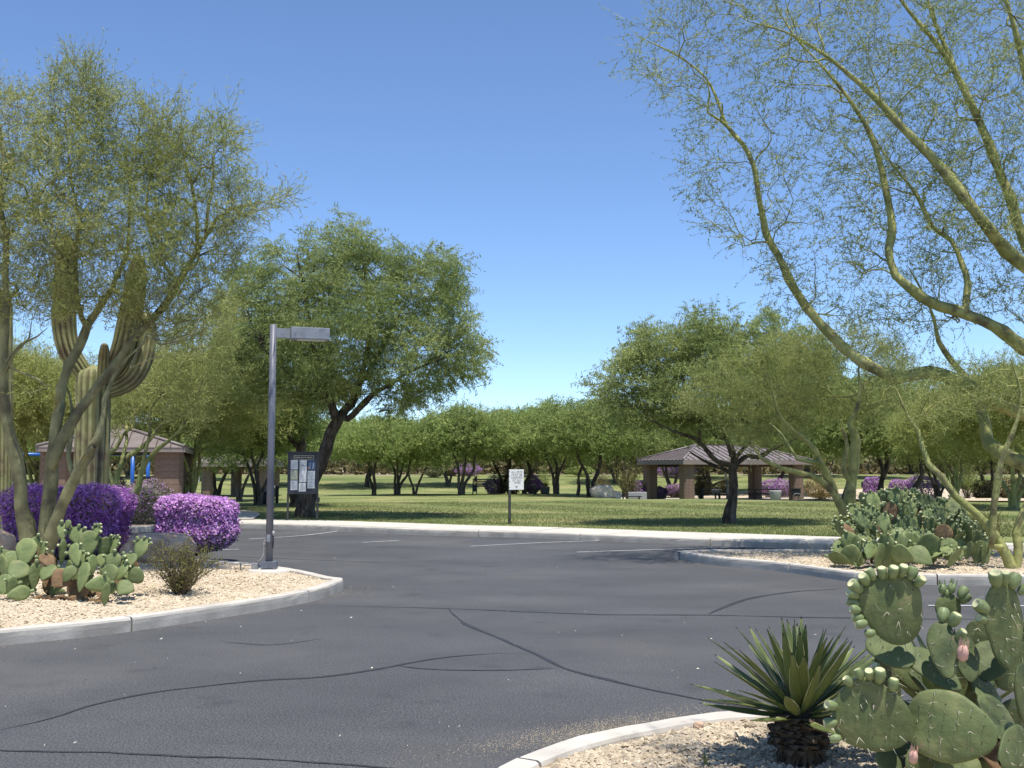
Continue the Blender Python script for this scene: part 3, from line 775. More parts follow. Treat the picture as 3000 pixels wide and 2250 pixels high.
tag(put('sand', np_mesh('sand', V.reshape(-1, 3), [(np.arange(n)[:, None, None] * 5 + f).reshape(-1, 3)], [MAT['stone']], tint=np.repeat(rng.uniform(.4, .8, n), 4))),
    'loose sand blown against the kerbs on the asphalt', kind='stuff')

n = 170   # dry leaf and twig litter on the asphalt
Y = 6.2 + 19 * rng.random(n) ** 1.3; X = rng.uniform(-.5, .5, n) * Y
keep = ~(in_poly(X, Y, LEFT_LINE) | in_poly(X, Y, MID_LINE) | in_poly(X, Y, NEAR_LINE)) & (Y < far_y(X) - .1)
X, Y = X[keep], Y[keep]; n = len(X)
a = rng.uniform(0, 6.28, n); l = rng.uniform(.005, .019, n); w = l * rng.uniform(.12, .4, n)
d = np.stack([np.cos(a), np.sin(a)], 1); e = np.stack([-d[:, 1], d[:, 0]], 1)
c = np.stack([X, Y], 1)
V = np.zeros((n, 4, 3)); V[:, 0, :2] = c - d * l[:, None]; V[:, 1, :2] = c + e * w[:, None]; V[:, 2, :2] = c + d * l[:, None]; V[:, 3, :2] = c - e * w[:, None]
V[:, :, 2] = .010; V[:, 1, 2] = .018; V[:, 2, 2] += rng.uniform(0, .012, n)
tag(put('leaf_litter', np_mesh('leaf_litter', V.reshape(-1, 3), [np.arange(n * 4).reshape(-1, 4)], [MAT['litter']], tint=rng.uniform(.7, 1.2, n))),
    'pale dry leaf bits scattered over the asphalt', kind='stuff')


# ------------------------------------------------------------------ trees
class Tree:
    def __init__(s, base, cap=30000):
        s.base = np.asarray(base, float)
        s.P = np.zeros((cap, 3)); s.D = np.zeros((cap, 3)); s.par = np.full(cap, -1); s.rt = np.zeros(cap); s.n = 0

    def limb(s, pts, radii, attach=None, step=0.22):
        """traced limb; pts in world space, attach = node index it grows from"""
        Q = spline(np.column_stack([np.asarray(pts, float), radii]), step)
        X, r = Q[:, :3] - s.base, Q[:, 3]
        T = norm(np.gradient(X, axis=0))
        first = s.n
        for i in range(len(X)):
            s.P[s.n] = X[i]; s.D[s.n] = T[i]; s.rt[s.n] = r[i]
            s.par[s.n] = (attach if attach is not None else -1) if i == 0 else s.n - 1
            s.n += 1
        return list(range(first, s.n))

    def near(s, p):
        p = np.asarray(p, float) - s.base
        return int(np.argmin(np.linalg.norm(s.P[:s.n] - p, axis=1)))

    def grow(s, T, step=0.2, jit=0.03, up=0.15, back=0.55, minr=0.0):
        T = np.asarray(T, float) - s.base
        d0 = np.min(np.linalg.norm(T[:, None] - s.P[None, :s.n:2], axis=2), axis=1)
        ok0 = np.arange(s.n)
        skip = None
        for k in np.argsort(d0):
            t = T[k]
            v = t - s.P[:s.n]; d = np.linalg.norm(v, axis=1) + 1e-6
            cost = d * (1.25 - back * np.einsum('ij,ij->i', v, s.D[:s.n]) / d) + np.maximum(0, s.P[:s.n, 2] - t[2] - .1) * .5 + (s.P[:s.n, 2] < minr) * 9
            j = int(np.argmin(cost)); dj = d[j]
            if dj < step * .6: continue
            m = max(2, int(round(dj / step)))
            q = np.linspace(0, 1, m + 1)[1:, None]
            p0, m0 = s.P[j], s.D[j] * dj * .8
            m1 = v[j] * .7 + np.array([0, 0, up * dj])
            X = (2 * q ** 3 - 3 * q ** 2 + 1) * p0 + (q ** 3 - 2 * q ** 2 + q) * m0 + (-2 * q ** 3 + 3 * q ** 2) * t + (q ** 3 - q ** 2) * m1
            X = X + rng.normal(0, jit, X.shape)
            D = norm(np.diff(np.vstack([p0, X]), axis=0))
            a = s.n; b = a + m
            if b >= len(s.P): break
            s.P[a:b] = X; s.D[a:b] = D; s.par[a] = j; s.par[a + 1:b] = np.arange(a, b - 1); s.n = b

    def finish(s, rtip=0.004, e=0.5):
        n = s.n; cnt = np.zeros(n); kids = np.zeros(n, int)
        for i in range(n - 1, -1, -1):
            if cnt[i] == 0: cnt[i] = 1
            if s.par[i] >= 0: cnt[s.par[i]] += cnt[i]; kids[s.par[i]] += 1
        r = rtip * cnt ** e
        for i in range(n):
            if s.rt[i] > 0: r[i] = s.rt[i]
            elif s.par[i] >= 0: r[i] = min(r[i], r[s.par[i]] * .85)
        s.r, s.cnt = r, cnt
        main = np.full(n, -1)
        for i in range(n):
            p = s.par[i]
            if p >= 0 and (main[p] < 0 or r[i] > r[main[p]]): main[p] = i
        s.main = main
        return s

    def branches(s, minr=0.0, knob=0.07):
        Vs, Fs, b = [], [], 0
        starts = [i for i in range(s.n) if s.par[i] < 0 or s.main[s.par[i]] != i]
        for i in starts:
            ch = ([s.par[i]] if s.par[i] >= 0 else []) + [i]
            k = s.main[i]
            while k >= 0: ch.append(k); k = s.main[k]
            if len(ch) < 2: continue
            rr = s.r[ch].copy()
            if s.par[i] >= 0: rr[0] = min(rr[1] * 1.15, s.r[ch[0]])
            if rr.max() < minr: continue
            sides = 9 if rr.max() > .07 else 6 if rr.max() > .03 else 4 if rr.max() > .012 else 3
            rr[-1] *= .5
            P = s.P[ch].copy()
            if s.par[i] < 0: P[0, 2] -= 0.05; rr[:3] *= [1.22, 1.10, 1.04][:len(rr[:3])]
            V, F = tube(P, rr * (1 + rng.normal(0, knob, len(rr))), sides)
            if sides >= 6: V = V + norm(V - np.repeat(P, sides, 0)) * (rng.normal(0, .09, len(V)) * np.repeat(rr, sides))[:, None]
            Vs.append(V); Fs.append(F + b); b += len(V)
        return np.vstack(Vs), np.vstack(Fs)

    def anchors(s, kmax):
        k = np.where((s.cnt[:s.n] <= kmax) & (s.rt[:s.n] < 0.012))[0]
        return s.P[k], s.D[k]


def kites(P, D, L, W, up=.45):
    n = len(P); sd = norm(np.cross(D, runit(n) + np.array([0, 0, up])))
    m = P + D * (L * .45)[:, None]
    return np.stack([P, m + sd * (W / 2)[:, None], P + D * L[:, None], m - sd * (W / 2)[:, None]], 1)


def spikes(P, Q, r):
    D = norm(Q - P); a = norm(np.cross(D, runit(len(P)))); b = np.cross(D, a)
    return np.stack([P + a * r[:, None], P + (-.5 * a + .866 * b) * r[:, None], P + (-.5 * a - .866 * b) * r[:, None], Q], 1)


SPF = np.array([[0, 1, 3], [1, 2, 3], [2, 0, 3]])


def crown_mesh(name, P, D, ntw, Ltw, rtw, nlf, Llf, Wlf, mats, up=.25, spread=.8, droop=.0, lspread=.9, clump=.6):
    """twigs (slim spikes) and small leaves (kites) round anchor points"""
    P = np.repeat(P, ntw, 0); D = np.repeat(D, ntw, 0); n = len(P)
    d = norm(D * .7 + runit(n) * spread + np.array([0, 0, up]))
    L = rng.uniform(.6, 1.3, n) * Ltw
    A = P + rng.normal(0, .03, (n, 3)); B = A + d * (L * .5)[:, None]
    d2 = norm(d + runit(n) * .45 + np.array([0, 0, -droop])); C = B + d2 * (L * .5)[:, None]
    # clumps of light and dark growth, smooth in space
    cl = np.sin(P[:, 0] * 2.1 + 1) * np.sin(P[:, 1] * 1.7 + 2) * np.sin(P[:, 2] * 2.3) * .16
    S1 = spikes(A, B + d * (L * .12)[:, None], np.full(n, rtw)); S2 = spikes(B, C, np.full(n, rtw * .75))
    tw = np.vstack([S1, S2]); nt_ = len(tw)
    Ft = (np.arange(nt_)[:, None, None] * 4 + SPF).reshape(-1, 3)
    tt = np.repeat(np.concatenate([1 + cl, 1 + cl]) * rng.uniform(.8, 1.2, nt_), 3)
    k = np.repeat(np.arange(n), nlf); m = len(k)
    u = rng.uniform(.1, 1, m)
    Q = np.where((u < .5)[:, None], A[k] + (B - A)[k] * (u * 2)[:, None], B[k] + (C - B)[k] * ((u - .5) * 2)[:, None])
    ld = norm(np.where((u < .5)[:, None], d[k], d2[k]) * .6 + runit(m) * lspread + np.array([0, 0, -droop]))
    lk = kites(Q, ld, rng.uniform(.6, 1.3, m) * Llf, rng.uniform(.7, 1.3, m) * Wlf)
    Fl = np.arange(m * 4).reshape(-1, 4) + nt_ * 4
    tl = (1 + cl[k]) * rng.uniform(.72, 1.28, m)
    V = np.vstack([tw.reshape(-1, 3), lk.reshape(-1, 3)])
    return np_mesh(name, V, [Ft, Fl], mats, midx=np.concatenate([np.zeros(len(Ft), int), np.ones(m, int)]), tint=np.concatenate([tt, tl]))


def poly_targets(poly, D, dd, n, gaps=6, hole=.5):
    """points in the crown: outline in the picture's directions, spread over a real depth; with gaps"""
    poly = np.asarray(poly, float)
    lo, hi = poly.min(0), poly.max(0)
    out = []
    cen = poly.mean(0)
    ph = rng.uniform(0, 6.28, 6)
    while len(out) < n:
        x, y = rng.uniform(lo, hi)
        if not in_poly(np.array([x]), np.array([y]), poly)[0]: continue
        # depth extent shrinks towards the outline
        e = min(1, .35 + 1.2 * min(np.min(np.hypot(poly[:, 0] - x, poly[:, 1] - y)) / (.5 * (hi - lo).max()), 1))
        z = rng.uniform(-1, 1) * dd * e
        g = math.sin(x / 900 * gaps * 3 + ph[0] + z) + math.sin(y / 900 * gaps * 3.3 + ph[1] - z * 1.3) + math.sin((x + y) / 900 * gaps * 2 + ph[2] + z * .7)
        if g < -.25 and rng.random() < hole: continue
        out.append(at(x, y, D + z))
    return np.array(out)


def sprigs(poly, D, dd, n, l0=25, l1=75, skip_below=None):
    """single shoots that stick out of the crown's outline"""
    poly = np.asarray(poly, float); c = poly.mean(0); out = []
    while len(out) < n:
        i = rng.integers(len(poly)); q = rng.random()
        p = poly[i] * (1 - q) + poly[(i + 1) % len(poly)] * q
        if skip_below is not None and p[1] > skip_below: continue
        d = p - c; d = d / np.linalg.norm(d) + rng.normal(0, .35, 2) + np.array([0, -.35])
        p = p + d * rng.uniform(l0, l1) * rng.random() ** .7
        out.append(at(p[0], p[1], D + rng.uniform(-.7, .7) * dd))
    return np.array(out)


def tree_thing(name, base, label, cat='tree', group=None):
    return tag(empty(name, base), label, cat, group)


def put_tree(root, t, bark, crown, crname='crown', minr=0.0, again=()):
    V, F = t.branches(minr)
    put('trunk', np_mesh('trunk', V, [F], [bark], smooth=True), root)
    put(crname, crown, root)
    for a in again: put(crname, crown, root).rotation_euler.z = R(a)


def ZL(pts, sc, ox, oy): return [(ox + a * sc, oy + b * sc) for a, b in pts]


def L3(pts, D):
    D = np.broadcast_to(np.asarray(D, float), (len(pts),)) if np.ndim(D) < 1 or len(np.atleast_1d(D)) == len(pts) else np.interp(np.linspace(0, 1, len(pts)), np.linspace(0, 1, len(D)), D)
    return np.array([at(p[0], p[1], d) for p, d in zip(pts, D)])


def rad(px, D, n):
    """pixel diameters along a limb -> radii in metres"""
    px = np.interp(np.linspace(0, 1, n), np.linspace(0, 1, len(px)), px)
    return px / 2 / FPX * D


DOFF, SLIM = 0.0, 1.0


def limb(t, pts, D, px, attach=None):
    D = np.asarray(D, float) + DOFF; Dm = float(np.mean(D))
    w = L3(pts, D); px = [q * SLIM for q in px]
    if attach is not None: attach = t.near(w[0])
    return t.limb(w, rad(px, Dm, len(pts)), attach)


# --- the big palo verde whose limbs reach in from the right
DOFF = 0.9
D0 = 17.4
bR = at(3330, 1672, D0 + DOFF); bR[2] = 0.15
t = Tree(bR)
limb(t, [(3330, 1672), (3310, 1560), (3290, 1460), (3270, 1380), (3235, 1290), (3205, 1180), (3190, 1050), (3190, 920), (3200, 780)], D0, [95, 84, 74, 60, 48])
limb(t, [(3262, 1350), (3120, 1268), (3000, 1215), (2898, 1168), (2796, 1113), (2725, 1090), (2631, 1105), (2553, 1074), (2498, 1043), (2427, 972), (2364, 902), (2310, 815), (2278, 745),
         (2247, 690), (2227, 596), (2208, 486), (2176, 423), (2129, 368), (2106, 306), (2067, 227), (1988, 165), (1894, 118)], (17.4, 17.2, 17.8, 18.4), [44, 38, 40, 34, 27, 22, 17, 13, 8, 4], 1)
limb(t, [(3215, 1215), (3110, 1090), (3000, 1019), (2913, 956), (2819, 917), (2725, 886), (2670, 847), (2623, 808), (2608, 768), (2604, 729), (2615, 666), (2600, 580), (2576, 470), (2545, 384),
         (2498, 306), (2451, 243), (2396, 180), (2330, 110), (2280, 30)], (17.4, 16.8, 17.2, 17.3), [46, 40, 36, 30, 26, 24, 22, 17, 12, 7, 4], 1)
limb(t, [(2827, 917), (2835, 831), (2819, 776), (2788, 706), (2733, 666), (2686, 572), (2631, 502), (2584, 440), (2540, 360)], (16.95, 17.6), [22, 18, 15, 11, 7, 4], 1)
limb(t, [(3192, 1000), (3120, 880), (2984, 765), (2929, 713), (2882, 651), (2827, 580), (2772, 510), (2702, 431), (2631, 361), (2568, 290), (2490, 220), (2411, 157), (2302, 94), (2192, 63)], (17.4, 16.4, 16.6, 16.8),
     [46, 40, 36, 33, 28, 22, 16, 9, 4], 1)
limb(t, [(3195, 860), (3060, 790), (3000, 706), (2960, 580), (2921, 486), (2898, 423), (2850, 314), (2803, 220), (2741, 125), (2662, 31), (2600, -60), (2520, -150)], (17.4, 17.6, 17.9), [40, 32, 28, 25, 22, 16, 10, 5], 1)
limb(t, [(2810, 232), (2780, 160), (2740, 70), (2718, 0), (2705, -90)], (17.8, 18.2), [16, 14, 11, 7, 4], 1)
limb(t, [(3285, 1440), (3130, 1415), (3000, 1358), (2930, 1325), (2896, 1300), (2884, 1240), (2868, 1190), (2835, 1115), (2790, 1060), (2750, 1000), (2735, 930), (2700, 850), (2660, 780)], (17.4, 18.4, 18.9, 19.0), [50, 46, 44, 38, 30, 22, 14, 7, 4], 1)
limb(t, [(3200, 780), (3120, 560), (3040, 380), (3000, 200), (2960, 40), (2900, -120)], (17.4, 17.0), [34, 28, 22, 15, 7], 1)
POLY_R = [(2005, -160), (1985, 40), (1890, 120), (1860, 200), (1940, 260), (2060, 340), (2040, 480), (2080, 560), (2080, 640), (2210, 720), (2290, 850), (2330, 950), (2420, 930), (2500, 960), (2640, 1010),
          (2760, 1000), (2900, 930), (3150, 1000), (3220, -160)]
t.grow(np.vstack([poly_targets(POLY_R, 18.3, 1.4, 1350, 8, .6), poly_targets([(2250, -160), (2300, 60), (2380, 300), (2480, 470), (2600, 640), (2900, 700), (3180, 640), (3200, -160)], 18.4, 1.4, 420, 10, .6), sprigs(POLY_R, 18.3, 1.2, 80, 10, 55, 900)]), .2, .03, .12, minr=2.0)
DOFF = 0.0
t.finish(.0062, .46)
root = tree_thing('palo_verde_tree', bR, 'tall palo verde with long yellow green limbs arching in from beyond the right edge')
P, Dv = t.anchors(7)
put_tree(root, t, MAT['pvbark'], crown_mesh('crown', P, Dv, 2, .52, .0055, 11, .062, .0155, [MAT['pvtwig'], MAT['pvleafg']], up=.05, spread=.75, lspread=.85, droop=.15))

# --- multi-stemmed palo verde on the left island
D0, DOFF = 17.0, -1.2
bL = at(112, 1652, D0 + DOFF); bL[2] = HL(bL[0], bL[1])
t = Tree(bL); SLIM = .84
Z7 = lambda pts: ZL(pts, .3737, 0, 780)
limb(t, [(100, 1652), (84, 1580), (66, 1480), (56, 1378), (30, 1284), (19, 1210), (7, 1135), (9, 1041), (15, 967), (18, 880), (14, 800), (20, 700), (0, 600), (10, 480), (0, 380), (-10, 300)], (17.0, 16.7, 16.5), [52, 50, 44, 38, 32, 24, 16, 9, 4])
limb(t, [(114, 1655), (124, 1600), (138, 1520), (146, 1440), (152, 1350), (160, 1300), (166, 1230), (178, 1180)], (17.0, 17.1), [56, 52, 48, 44, 34])
limb(t, Z7([(470, 1080), (480, 960), (540, 780), (620, 640), (680, 480), (700, 440)]) + [(290, 905), (299, 888), (329, 847), (336, 821), (366, 760), (376, 700), (380, 600), (385, 480), (410, 380)], (17.1, 17.5, 17.8), [34, 32, 27, 20, 15, 10, 5], 1)
limb(t, Z7([(680, 480), (640, 400), (600, 260), (600, 100)]) + [(220, 740), (232, 640), (215, 560), (200, 440), (190, 330)], (17.3, 17.0), [22, 20, 17, 12, 7, 4], 1)
limb(t, Z7([(470, 1080), (480, 960), (400, 860), (450, 780), (440, 620), (400, 530), (350, 430), (320, 280), (290, 170), (300, 80), (270, 0)]) + [(95, 700), (110, 600), (135, 480), (150, 380), (160, 280)], (17.1, 16.6, 16.2), [26, 22, 20, 17, 14, 10, 5], 1)
limb(t, [(150, 1370)] + Z7([(500, 1330), (620, 1140), (780, 920), (880, 800), (1060, 550), (1200, 410), (1330, 250)]) + [(540, 800), (579, 733), (605, 690), (633, 643), (680, 612), (724, 600), (790, 590)], (17.0, 17.1, 17.5, 17.8), [36, 34, 31, 27, 24, 20, 14, 9, 4], 1)
limb(t, [(579, 735), (577, 650), (562, 540), (532, 440), (532, 350)], (17.6, 17.3), [16, 14, 11, 8, 4], 1)
limb(t, [(600, 700), (612, 600), (624, 520), (628, 430)], (17.65, 18), [13, 11, 8, 4], 1)
limb(t, [(520, 822), (470, 760), (430, 640), (440, 520), (470, 400), (480, 300)], (17.6, 18.2), [14, 12, 9, 6, 4], 1)
limb(t, [(130, 1648), (160, 1540), (200, 1440), (238, 1368), (262, 1330), (276, 1308)], (16.9, 16.6), [46, 46, 42, 40, 36, 30])
limb(t, [(258, 1335), (288, 1280), (303, 1215), (306, 1170), (330, 1110), (372, 1050), (430, 1000)], (16.65, 16.9), [30, 24, 18, 14, 9, 5], 1)
limb(t, [(200, 1440), (215, 1400), (200, 1340), (212, 1240), (205, 1160), (190, 1120)], (16.8, 17.3), [20, 18, 15, 10, 5], 1)
for pts in ([(20, 1060), (60, 1010), (110, 985), (140, 960)], [(15, 1090), (40, 1040), (85, 990), (95, 930)], [(20, 1075), (60, 1090), (110, 1110), (140, 1135), (80, 1155)], [(430, 980), (470, 1010), (520, 1000), (600, 960)],
            [(420, 1000), (380, 1080), (420, 1060), (480, 1040)]):
    limb(t, pts, (16.6, 16.3), [9, 7, 4], 1)
POLY_L = [(-160, 200), (60, 240), (170, 250), (215, 190), (290, 190), (330, 280), (480, 290), (590, 330), (670, 370), (660, 440), (660, 530), (740, 545), (830, 570), (780, 615), (690, 630), (690, 740), (650, 850),
          (620, 960), (560, 1010), (470, 1010), (400, 950), (300, 925), (100, 925), (-160, 960)]
POLY_L = [(x, y + 38 * max(0, min(1, (600 - y) / 300))) for x, y in POLY_L]
t.grow(np.vstack([poly_targets(POLY_L, 15.9, 1.3, 1750, 8, .45), sprigs(POLY_L, 15.9, 1.1, 100, 10, 50, 800)]), .2, .03, .3, minr=2.2)
SLIM, DOFF = 1.0, 0.0
t.finish(.0055, .46)
root = tree_thing('palo_verde_tree', bL, 'multi-stemmed palo verde with a feathery crown leaning over the purple bushes on the left island')
P, Dv = t.anchors(7)
put_tree(root, t, MAT['pvbarkd'], crown_mesh('crown', P, Dv, 4, .42, .0042, 8, .082, .0120, [MAT['pvtwig'], MAT['pvleaf']], up=.35, spread=.75, lspread=.75))

# --- the large leaning mesquite behind the notice board, and the one behind it
D0 = 33.4
b = at(893, 1519, D0); b[2] = tz(b[0], b[1])
t = Tree(b)
limb(t, [(893, 1522), (903, 1459), (917, 1405), (938, 1361), (955, 1316), (968, 1270), (992, 1228), (1000, 1212)], (33.4, 33.6), [54, 42, 36, 40, 38, 34, 30])
limb(t, [(985, 1236), (972, 1190), (955, 1150), (940, 1100), (920, 1020), (900, 900), (880, 800), (870, 740)], (33.5, 32.5), [26, 24, 20, 13, 8, 4], 1)
limb(t, [(998, 1215), (1012, 1200), (1041, 1161), (1050, 1130), (1070, 1060), (1082, 960), (1076, 850), (1060, 760), (1045, 690)], (33.6, 34.2), [28, 26, 22, 15, 10, 7, 4], 1)
limb(t, [(998, 1220), (1020, 1226), (1058, 1190), (1092, 1155), (1132, 1132), (1200, 1090), (1270, 1060), (1330, 1040)], (33.6, 33.2), [22, 20, 17, 12, 7, 4], 1)
limb(t, [(1055, 1125), (1120, 1020), (1180, 900), (1230, 800)], (33.7, 35), [14, 10, 7, 4], 1)
limb(t, [(960, 1160), (900, 1130), (830, 1080), (760, 1000), (720, 900)], (33.2, 31.8), [15, 12, 8, 4], 1)
POLY_M = [(660, 1100), (620, 1000), (640, 880), (690, 790), (770, 730), (870, 700), (960, 660), (1025, 655), (1080, 690), (1190, 730), (1330, 735), (1345, 800), (1340, 860), (1375, 950), (1425, 1030), (1390, 1110), (1330, 1160),
          (1260, 1200), (1150, 1215), (1090, 1190), (1000, 1180), (920, 1215), (800, 1200), (700, 1170)]
POLY_M = [(1030 + (x - 1030) * .94, 1080 + (y - 1080) * .90) for x, y in POLY_M]
t.grow(np.vstack([poly_targets(POLY_M, 33.4, 3.6, 1300, 14, .9), sprigs(POLY_M, 33.4, 3, 150, 8, 45, 1120)]), .32, .05, .12, minr=2.3)
t.finish(.007, .46)
root = tree_thing('mesquite_tree', b, 'largest mesquite with a dark leaning trunk, right behind the black notice board')
P, Dv = t.anchors(8)
put_tree(root, t, MAT['bark'], crown_mesh('crown', P, Dv, 3, .55, .005, 12, .125, .026, [MAT['mleaf'], MAT['mleaf']], up=.1, spread=.8, droop=.35, lspread=.8), again=(5,))

D0 = 43.0
b = at(868, 1478, D0); b[2] = tz(b[0], b[1])
t = Tree(b)
limb(t, [(868, 1480), (866, 1440), (874, 1380), (884, 1300), (892, 1230), (900, 1180), (905, 1130)], D0, [36, 30, 26, 24, 18])
limb(t, [(893, 1225), (850, 1180), (800, 1140), (740, 1100)], D0, [14, 11, 8, 4], 1)
limb(t, [(880, 1320), (830, 1260), (780, 1210), (730, 1180)], D0, [14, 11, 8, 4], 1)
limb(t, [(900, 1190), (880, 1120), (850, 1020)], (43, 45), [14, 9, 4], 1)
t.grow(poly_targets([(600, 1250), (590, 1100), (640, 980), (760, 930), (900, 940), (980, 1020), (1000, 1150), (960, 1220), (880, 1270), (780, 1280), (680, 1300)], D0, 3.2, 620, 9, .4), .4, .05, .1, minr=2.0)
t.finish(.008, .46)
root = tree_thing('mesquite_tree', b, 'mesquite with an upright trunk standing half hidden behind the leaning mesquite')
P, Dv = t.anchors(7)
put_tree(root, t, MAT['bark'], crown_mesh('crown', P, Dv, 3, .6, .006, 9, .15, .032, [MAT['mleafd'], MAT['mleafd']], up=.1, spread=.8, droop=.3, lspread=.8), again=(8,))

# --- mesquite in front of the picnic shelter
D0 = 29.6
b = at(2139, 1542, D0); b[2] = tz(b[0], b[1])
t = Tree(b)
Z3 = lambda pts: ZL(pts, .4521, 1500, 1150)
limb(t, [(2139, 1545)] + Z3([(1410, 810), (1415, 760), (1430, 700), (1440, 600), (1428, 500), (1440, 440), (1425, 380), (1400, 320), (1375, 240), (1370, 180), (1400, 120)]), D0, [46, 38, 28, 26, 25, 23, 20, 16, 12])
limb(t, Z3([(1425, 470), (1330, 445), (1250, 360), (1190, 300), (1100, 270), (1000, 230), (900, 180)]), (29.6, 28.2), [16, 14, 11, 8, 5], 1)
limb(t, Z3([(1440, 490), (1460, 455), (1530, 410), (1600, 420), (1680, 370), (1760, 340), (1860, 290)]), (29.6, 30.4), [17, 15, 12, 9, 5], 1)
limb(t, Z3([(1435, 540), (1380, 500), (1330, 480), (1240, 440), (1150, 380)]), (29.6, 30.8), [13, 11, 8, 5], 1)
limb(t, Z3([(1440, 440), (1500, 360), (1540, 330), (1560, 250), (1640, 160)]), (29.5, 28.4), [12, 10, 7, 4], 1)
limb(t, Z3([(1390, 300), (1330, 290), (1250, 220), (1120, 120)]), (29.6, 31.0), [11, 9, 6, 4], 1)
POLY_C = [(1765, 1210), (1750, 1140), (1800, 1080), (1850, 1010), (1900, 970), (1960, 990), (2020, 935), (2150, 930), (2290, 925), (2400, 990), (2470, 1080), (2500, 1180), (2420, 1270), (2300, 1290), (2200, 1265), (2060, 1275),
          (1950, 1275), (1850, 1250)]
POLY_C = [(2135 + (x - 2135) * .94, 1200 + (y - 1200) * .90) for x, y in POLY_C]
t.grow(np.vstack([poly_targets(POLY_C, D0, 3.0, 1050, 13, .8), sprigs(POLY_C, D0, 2.4, 110, 8, 40, 1200)]), .3, .05, .12, minr=2.0)
t.finish(.0065, .46)
root = tree_thing('mesquite_tree', b, 'mesquite with a single dark knotted trunk on the lawn in front of the picnic shelter')
P, Dv = t.anchors(8)
put_tree(root, t, MAT['bark'], crown_mesh('crown', P, Dv, 3, .5, .005, 12, .120, .025, [MAT['mleaf'], MAT['mleaf']], up=.1, spread=.8, droop=.3, lspread=.8), again=(5,))

# --- palo verde standing behind the big cactus clump
D0 = 20.0
b = at(2492, 1612, D0); b[2] = 0.15
t = Tree(b)
Z4 = lambda pts: ZL(pts, .3617, 2200, 1200)
limb(t, [(2492, 1614), (2490, 1540)] + Z4([(800, 750), (820, 560), (840, 400), (850, 250), (830, 170), (800, 110), (850, 20)]) + [(2520, 1150), (2515, 1080), (2540, 1010)], D0, [40, 36, 32, 28, 22, 14, 8, 4])
limb(t, [(2488, 1600), (2478, 1540)] + Z4([(740, 800), (680, 690), (630, 560), (560, 430), (520, 330), (450, 250), (330, 160), (240, 60)]) + [(2270, 1170), (2250, 1100)], (20.0, 19.6, 19.2), [34, 30, 25, 22, 17, 12, 7, 4])
limb(t, Z4([(725, 770), (620, 620), (500, 540), (400, 510), (250, 480), (150, 430), (80, 390), (40, 330), (0, 250)]), (19.8, 19.0), [22, 19, 16, 12, 8, 4], 1)
limb(t, Z4([(560, 430), (480, 420), (380, 400), (330, 330), (250, 200), (180, 130)]), (19.5, 20), [14, 12, 9, 6, 4], 1)
limb(t, Z4([(815, 590), (750, 500), (780, 300), (740, 150), (720, 140)]), (20, 19.7), [20, 16, 12, 10, 8], 1)
t.grow(poly_targets([(1980, 1180), (2060, 1090), (2180, 1030), (2330, 990), (2500, 960), (2640, 1010), (2680, 1120), (2600, 1220), (2540, 1260), (2430, 1230), (2330, 1290), (2230, 1340), (2150, 1300), (2080, 1240)], D0 + 1.4, 1.3, 640, 10, .55), .22, .035, .15, minr=1.2)
t.finish(.004, .5)
root = tree_thing('palo_verde_tree', b, 'yellowish palo verde rising from behind the big prickly pear clump on the middle island')
P, Dv = t.anchors(7)
put_tree(root, t, MAT['pvbark'], crown_mesh('crown', P, Dv, 4, .40, .0045, 8, .085, .013, [MAT['pvtwig'], MAT['pvleaf']], up=.25, spread=.8))

# --- pale branched palo verde beside the ramada
D0 = 27.0
b = at(356, 1522, D0); b[2] = .12
t = Tree(b)
limb(t, [(352, 1525), (366, 1468), (401, 1439), (415, 1376), (428, 1352), (461, 1317), (494, 1292), (534, 1251), (560, 1190), (600, 1100)], (27, 26.4), [20, 18, 17, 15, 12, 9, 6, 4])
limb(t, [(352, 1520), (336, 1439), (344, 1390), (350, 1373), (380, 1335), (410, 1315), (445, 1281), (475, 1241), (515, 1230), (560, 1180)], (27, 27.6), [24, 22, 18, 14, 11, 8, 4])
limb(t, [(336, 1440), (322, 1385), (309, 1341), (339, 1314), (361, 1273), (388, 1249), (393, 1205), (380, 1150)], (27, 27.4), [16, 14, 12, 9, 6, 4], 1)
limb(t, [(350, 1374), (372, 1290), (372, 1240), (420, 1180), (470, 1100)], (27, 28), [12, 9, 7, 4], 1)
limb(t, [(415, 1378), (425, 1330), (440, 1260), (440, 1200), (500, 1120), (560, 1030)], (26.8, 26), [12, 9, 6, 4], 1)
t.grow(poly_targets([(280, 1230), (290, 1130), (380, 1060), (470, 1000), (560, 900), (640, 850), (700, 900), (690, 1010), (655, 1120), (640, 1210), (560, 1250), (470, 1210), (400, 1220), (340, 1270)], D0, 2.2, 700, 8, .45), .26, .04, .15, minr=1.3)
t.finish(.0045, .5)
root = tree_thing('palo_verde_tree', b, 'pale yellow palo verde with bare light branches in front of the brown ramada')
P, Dv = t.anchors(7)
put_tree(root, t, MAT['pvbark'], crown_mesh('crown', P, Dv, 3, .45, .0055, 7, .10, .016, [MAT['pvtwig'], MAT['pvleaf']], up=.2, spread=.8, lspread=.8))

